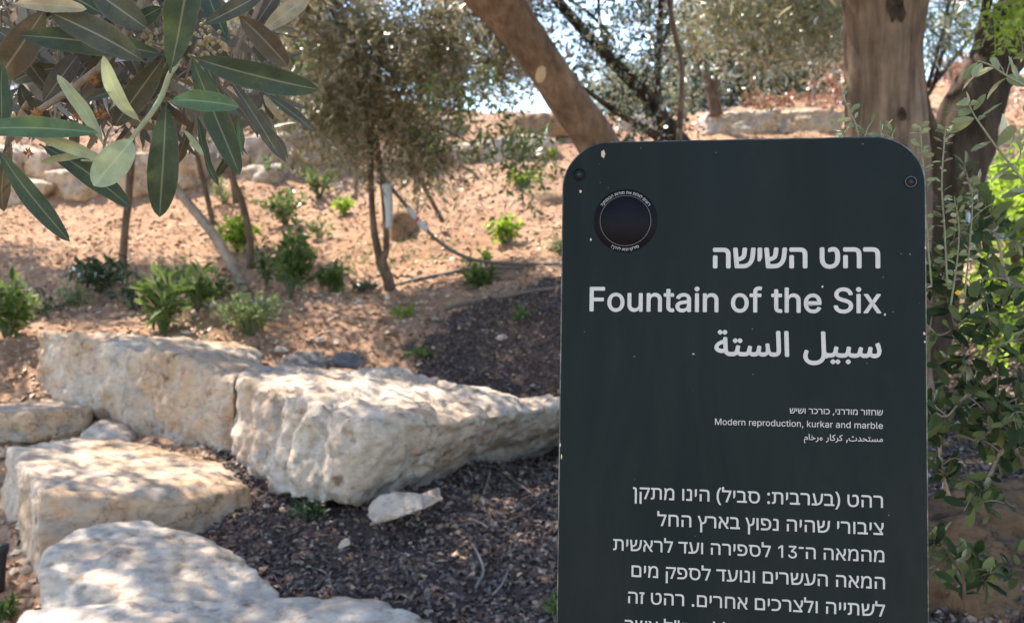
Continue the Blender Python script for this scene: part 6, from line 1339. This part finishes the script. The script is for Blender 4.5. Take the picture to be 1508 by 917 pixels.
LEAVES = [  # base, tip, width, kind, Y, dY, roll, bend, side
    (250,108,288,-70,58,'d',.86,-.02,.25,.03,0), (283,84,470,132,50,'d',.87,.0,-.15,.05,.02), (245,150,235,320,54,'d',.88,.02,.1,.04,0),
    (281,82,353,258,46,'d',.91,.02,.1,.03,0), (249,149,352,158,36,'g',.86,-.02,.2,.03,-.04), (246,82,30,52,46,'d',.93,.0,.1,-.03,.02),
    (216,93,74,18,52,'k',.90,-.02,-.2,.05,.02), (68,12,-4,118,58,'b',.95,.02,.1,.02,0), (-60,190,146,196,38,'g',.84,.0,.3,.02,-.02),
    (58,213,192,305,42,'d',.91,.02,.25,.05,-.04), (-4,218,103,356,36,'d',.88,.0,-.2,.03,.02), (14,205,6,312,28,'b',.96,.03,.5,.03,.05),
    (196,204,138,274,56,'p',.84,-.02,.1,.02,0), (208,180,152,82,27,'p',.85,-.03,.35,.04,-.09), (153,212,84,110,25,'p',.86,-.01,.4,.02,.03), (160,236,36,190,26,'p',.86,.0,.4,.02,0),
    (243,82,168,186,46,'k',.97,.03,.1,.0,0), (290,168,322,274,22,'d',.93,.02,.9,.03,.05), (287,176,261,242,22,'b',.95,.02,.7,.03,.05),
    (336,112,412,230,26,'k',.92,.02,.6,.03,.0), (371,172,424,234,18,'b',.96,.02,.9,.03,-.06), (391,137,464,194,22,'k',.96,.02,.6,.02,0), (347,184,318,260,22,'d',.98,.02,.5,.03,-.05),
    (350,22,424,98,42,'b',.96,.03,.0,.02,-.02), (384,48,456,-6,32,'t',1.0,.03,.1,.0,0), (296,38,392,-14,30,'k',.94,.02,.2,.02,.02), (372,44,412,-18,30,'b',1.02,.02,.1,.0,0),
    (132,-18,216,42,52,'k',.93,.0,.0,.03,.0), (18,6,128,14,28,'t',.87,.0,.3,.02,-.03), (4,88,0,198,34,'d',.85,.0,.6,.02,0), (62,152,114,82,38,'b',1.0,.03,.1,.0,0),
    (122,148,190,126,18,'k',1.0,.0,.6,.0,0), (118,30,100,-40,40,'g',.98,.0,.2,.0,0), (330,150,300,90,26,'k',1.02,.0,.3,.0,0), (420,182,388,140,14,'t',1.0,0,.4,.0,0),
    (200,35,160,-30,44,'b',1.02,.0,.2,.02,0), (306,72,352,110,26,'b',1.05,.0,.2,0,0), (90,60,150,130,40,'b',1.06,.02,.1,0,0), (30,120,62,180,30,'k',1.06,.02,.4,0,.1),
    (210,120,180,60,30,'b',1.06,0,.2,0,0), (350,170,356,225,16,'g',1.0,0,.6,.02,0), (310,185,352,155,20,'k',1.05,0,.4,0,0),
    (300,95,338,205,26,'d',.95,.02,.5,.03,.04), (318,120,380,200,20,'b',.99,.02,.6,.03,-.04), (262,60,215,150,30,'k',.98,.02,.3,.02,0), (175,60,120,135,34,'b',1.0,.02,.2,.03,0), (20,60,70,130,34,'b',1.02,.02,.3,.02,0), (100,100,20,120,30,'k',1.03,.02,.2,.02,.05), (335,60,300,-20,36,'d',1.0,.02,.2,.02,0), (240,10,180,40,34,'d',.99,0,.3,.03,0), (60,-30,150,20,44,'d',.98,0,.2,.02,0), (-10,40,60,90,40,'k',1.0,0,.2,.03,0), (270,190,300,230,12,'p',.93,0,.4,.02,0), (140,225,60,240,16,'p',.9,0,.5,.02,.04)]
for (bx, by, tx, ty, wpx, kd, Y, dY, ro, be, sd) in LEAVES:
    olive_leaf(bx, by, tx, ty, wpx, kd, Y, dY, ro, be, sd)
M['green_stem'] = plain_mat('young_stem', (0.2, 0.22, 0.13), .7, .2, .15, 200)
M['grey_wood'] = plain_mat('twig_bark', (0.17, 0.13, 0.1), .8, .2, .25, 150)
mesh_np('stem', *ptube([(270,40,.88),(262,90,.88),(250,110,.87),(238,142,.87),(222,168,.86),(205,190,.86),(190,208,.86),(172,222,.86),(150,236,.87),(120,236,.88)], [7,7.5,8,8,8,7,6,5,4,3], n=50, sides=10), M['green_stem'], branch)
mesh_np('twig', *ptube([(50,168,.99),(80,148,.98),(110,128,.98),(140,105,.98),(150,96,.98),(190,40,1.0),(230,-40,1.0)], [9,10,10,11,11,12,13], n=40, sides=10, rough=.06, rsc=80), M['grey_wood'], branch)
mesh_np('twig', *ptube([(270,40,.88),(285,10,.9),(300,-60,.92),(330,-200,.95)], [8,9,11,14], n=24, sides=10), M['grey_wood'], branch)
mesh_np('twig', *ptube([(340,118,1.0),(350,70,1.0),(372,30,1.0),(400,-40,1.0)], [5,6,7,8], n=24, sides=8), M['grey_wood'], branch)
M['calyx'] = plain_mat('dry_calyx', (0.3, 0.12, 0.04), .8, .1, .3, 300)
rng = np.random.default_rng(701)
for fx, fy, fr in ((52,166,9), (114,172,8), (148,168,10), (137,118,7), (42,226,8)):
    c = P(fx, fy, .96 if fx > 45 else .9); r_ = fr * m_at(.96)
    ps, ds = [], []
    for _ in range(26):
        q = nrm(rng.normal(size=3)); ps.append(c + q * r_ * .2); ds.append(q)
    kk = len(ps)
    Vl, Fl = leaves_np(np.array(ps), np.array(ds), rng.normal(size=(kk, 3)), np.full(kk, r_) * rng.uniform(.6, 1.1, kk), np.full(kk, r_ * .3))
    mesh_np('dry_flower', Vl, Fl, M['calyx'], branch, smooth=False)
M['bud'] = plain_mat('flower_bud', (0.24, 0.2, 0.11), .7, .2, .2, 200)
def ball(c, r, n=6):
    th = np.linspace(-1, 1, 5) * r
    return tube([c + np.array((0, 0, z)) for z in th], [max(.0003, math.sqrt(max(r * r - z * z, 0))) for z in th], n=7, sides=n)
bs = []
for _ in range(70):
    c = P(rng.normal(308, 14), rng.normal(62, 15), rng.uniform(.97, 1.03)); bs.append(ball(c, rng.uniform(.0014, .0026)))
for _ in range(50):
    c = P(rng.normal(228, 16), rng.normal(52, 14), rng.uniform(1.0, 1.06)); bs.append(ball(c, rng.uniform(.0014, .0026)))
mesh_np('flower_buds', *join_np(bs), M['bud'], branch)
# the many smaller leaves behind, and unseen foliage added overhead for shade
rng = np.random.default_rng(711)
n = 1150
pos = np.array([P(min(max(rng.normal(150, 130), -160), 400 - abs(rng.normal(0, 15))), rng.uniform(-160, 178 if rng.uniform() < .8 else 200), rng.uniform(1.05, 1.5)) for _ in range(n)])
pxx = pos[:, 0] / pos[:, 1] * FPX + 754
d = rng.normal(size=(n, 3)); d[:, 2] -= .5
Vl, Fl = big_leaves(pos, d, np.array((0, -.6, .5)) + rng.normal(size=(n, 3)) * .6, rng.uniform(.035, .065, n), rng.uniform(.008, .014, n), rng)
o = mesh_np('foliage', Vl, Fl, M['branch_leaf'], branch); o['kind'] = 'stuff'
sp_ = []
for _ in range(60):
    a_ = P(rng.uniform(-60, 380), rng.uniform(-120, 60), rng.uniform(1.05, 1.4)); b_ = a_ + np.array((rng.uniform(-.05, .05), rng.uniform(-.03, .03), -rng.uniform(.06, .14)))
    sp_.append(tube([a_, (a_ + b_) / 2 + rng.normal(size=3) * .006, b_], [.0018, .0014, .0007], n=8, sides=6))
mesh_np('twiglets', *join_np(sp_), M['grey_wood'], branch)
n = 1500
st_ = np.stack((rng.uniform(-1.9, 0.4, n), rng.uniform(.7, 2.3, n), rng.uniform(2.65, 3.4, n)), 1)
dd = rng.normal(size=(n, 3)); dd[:, 2] -= .5
up_ = mesh_np('shade_foliage', *twigs_np(st_[:700], dd[:700], rng, **{**OV, 'leaf': (.08, .02)}), M['olive'], branch, smooth=False)  # unseen leaves added above the branch to shade it
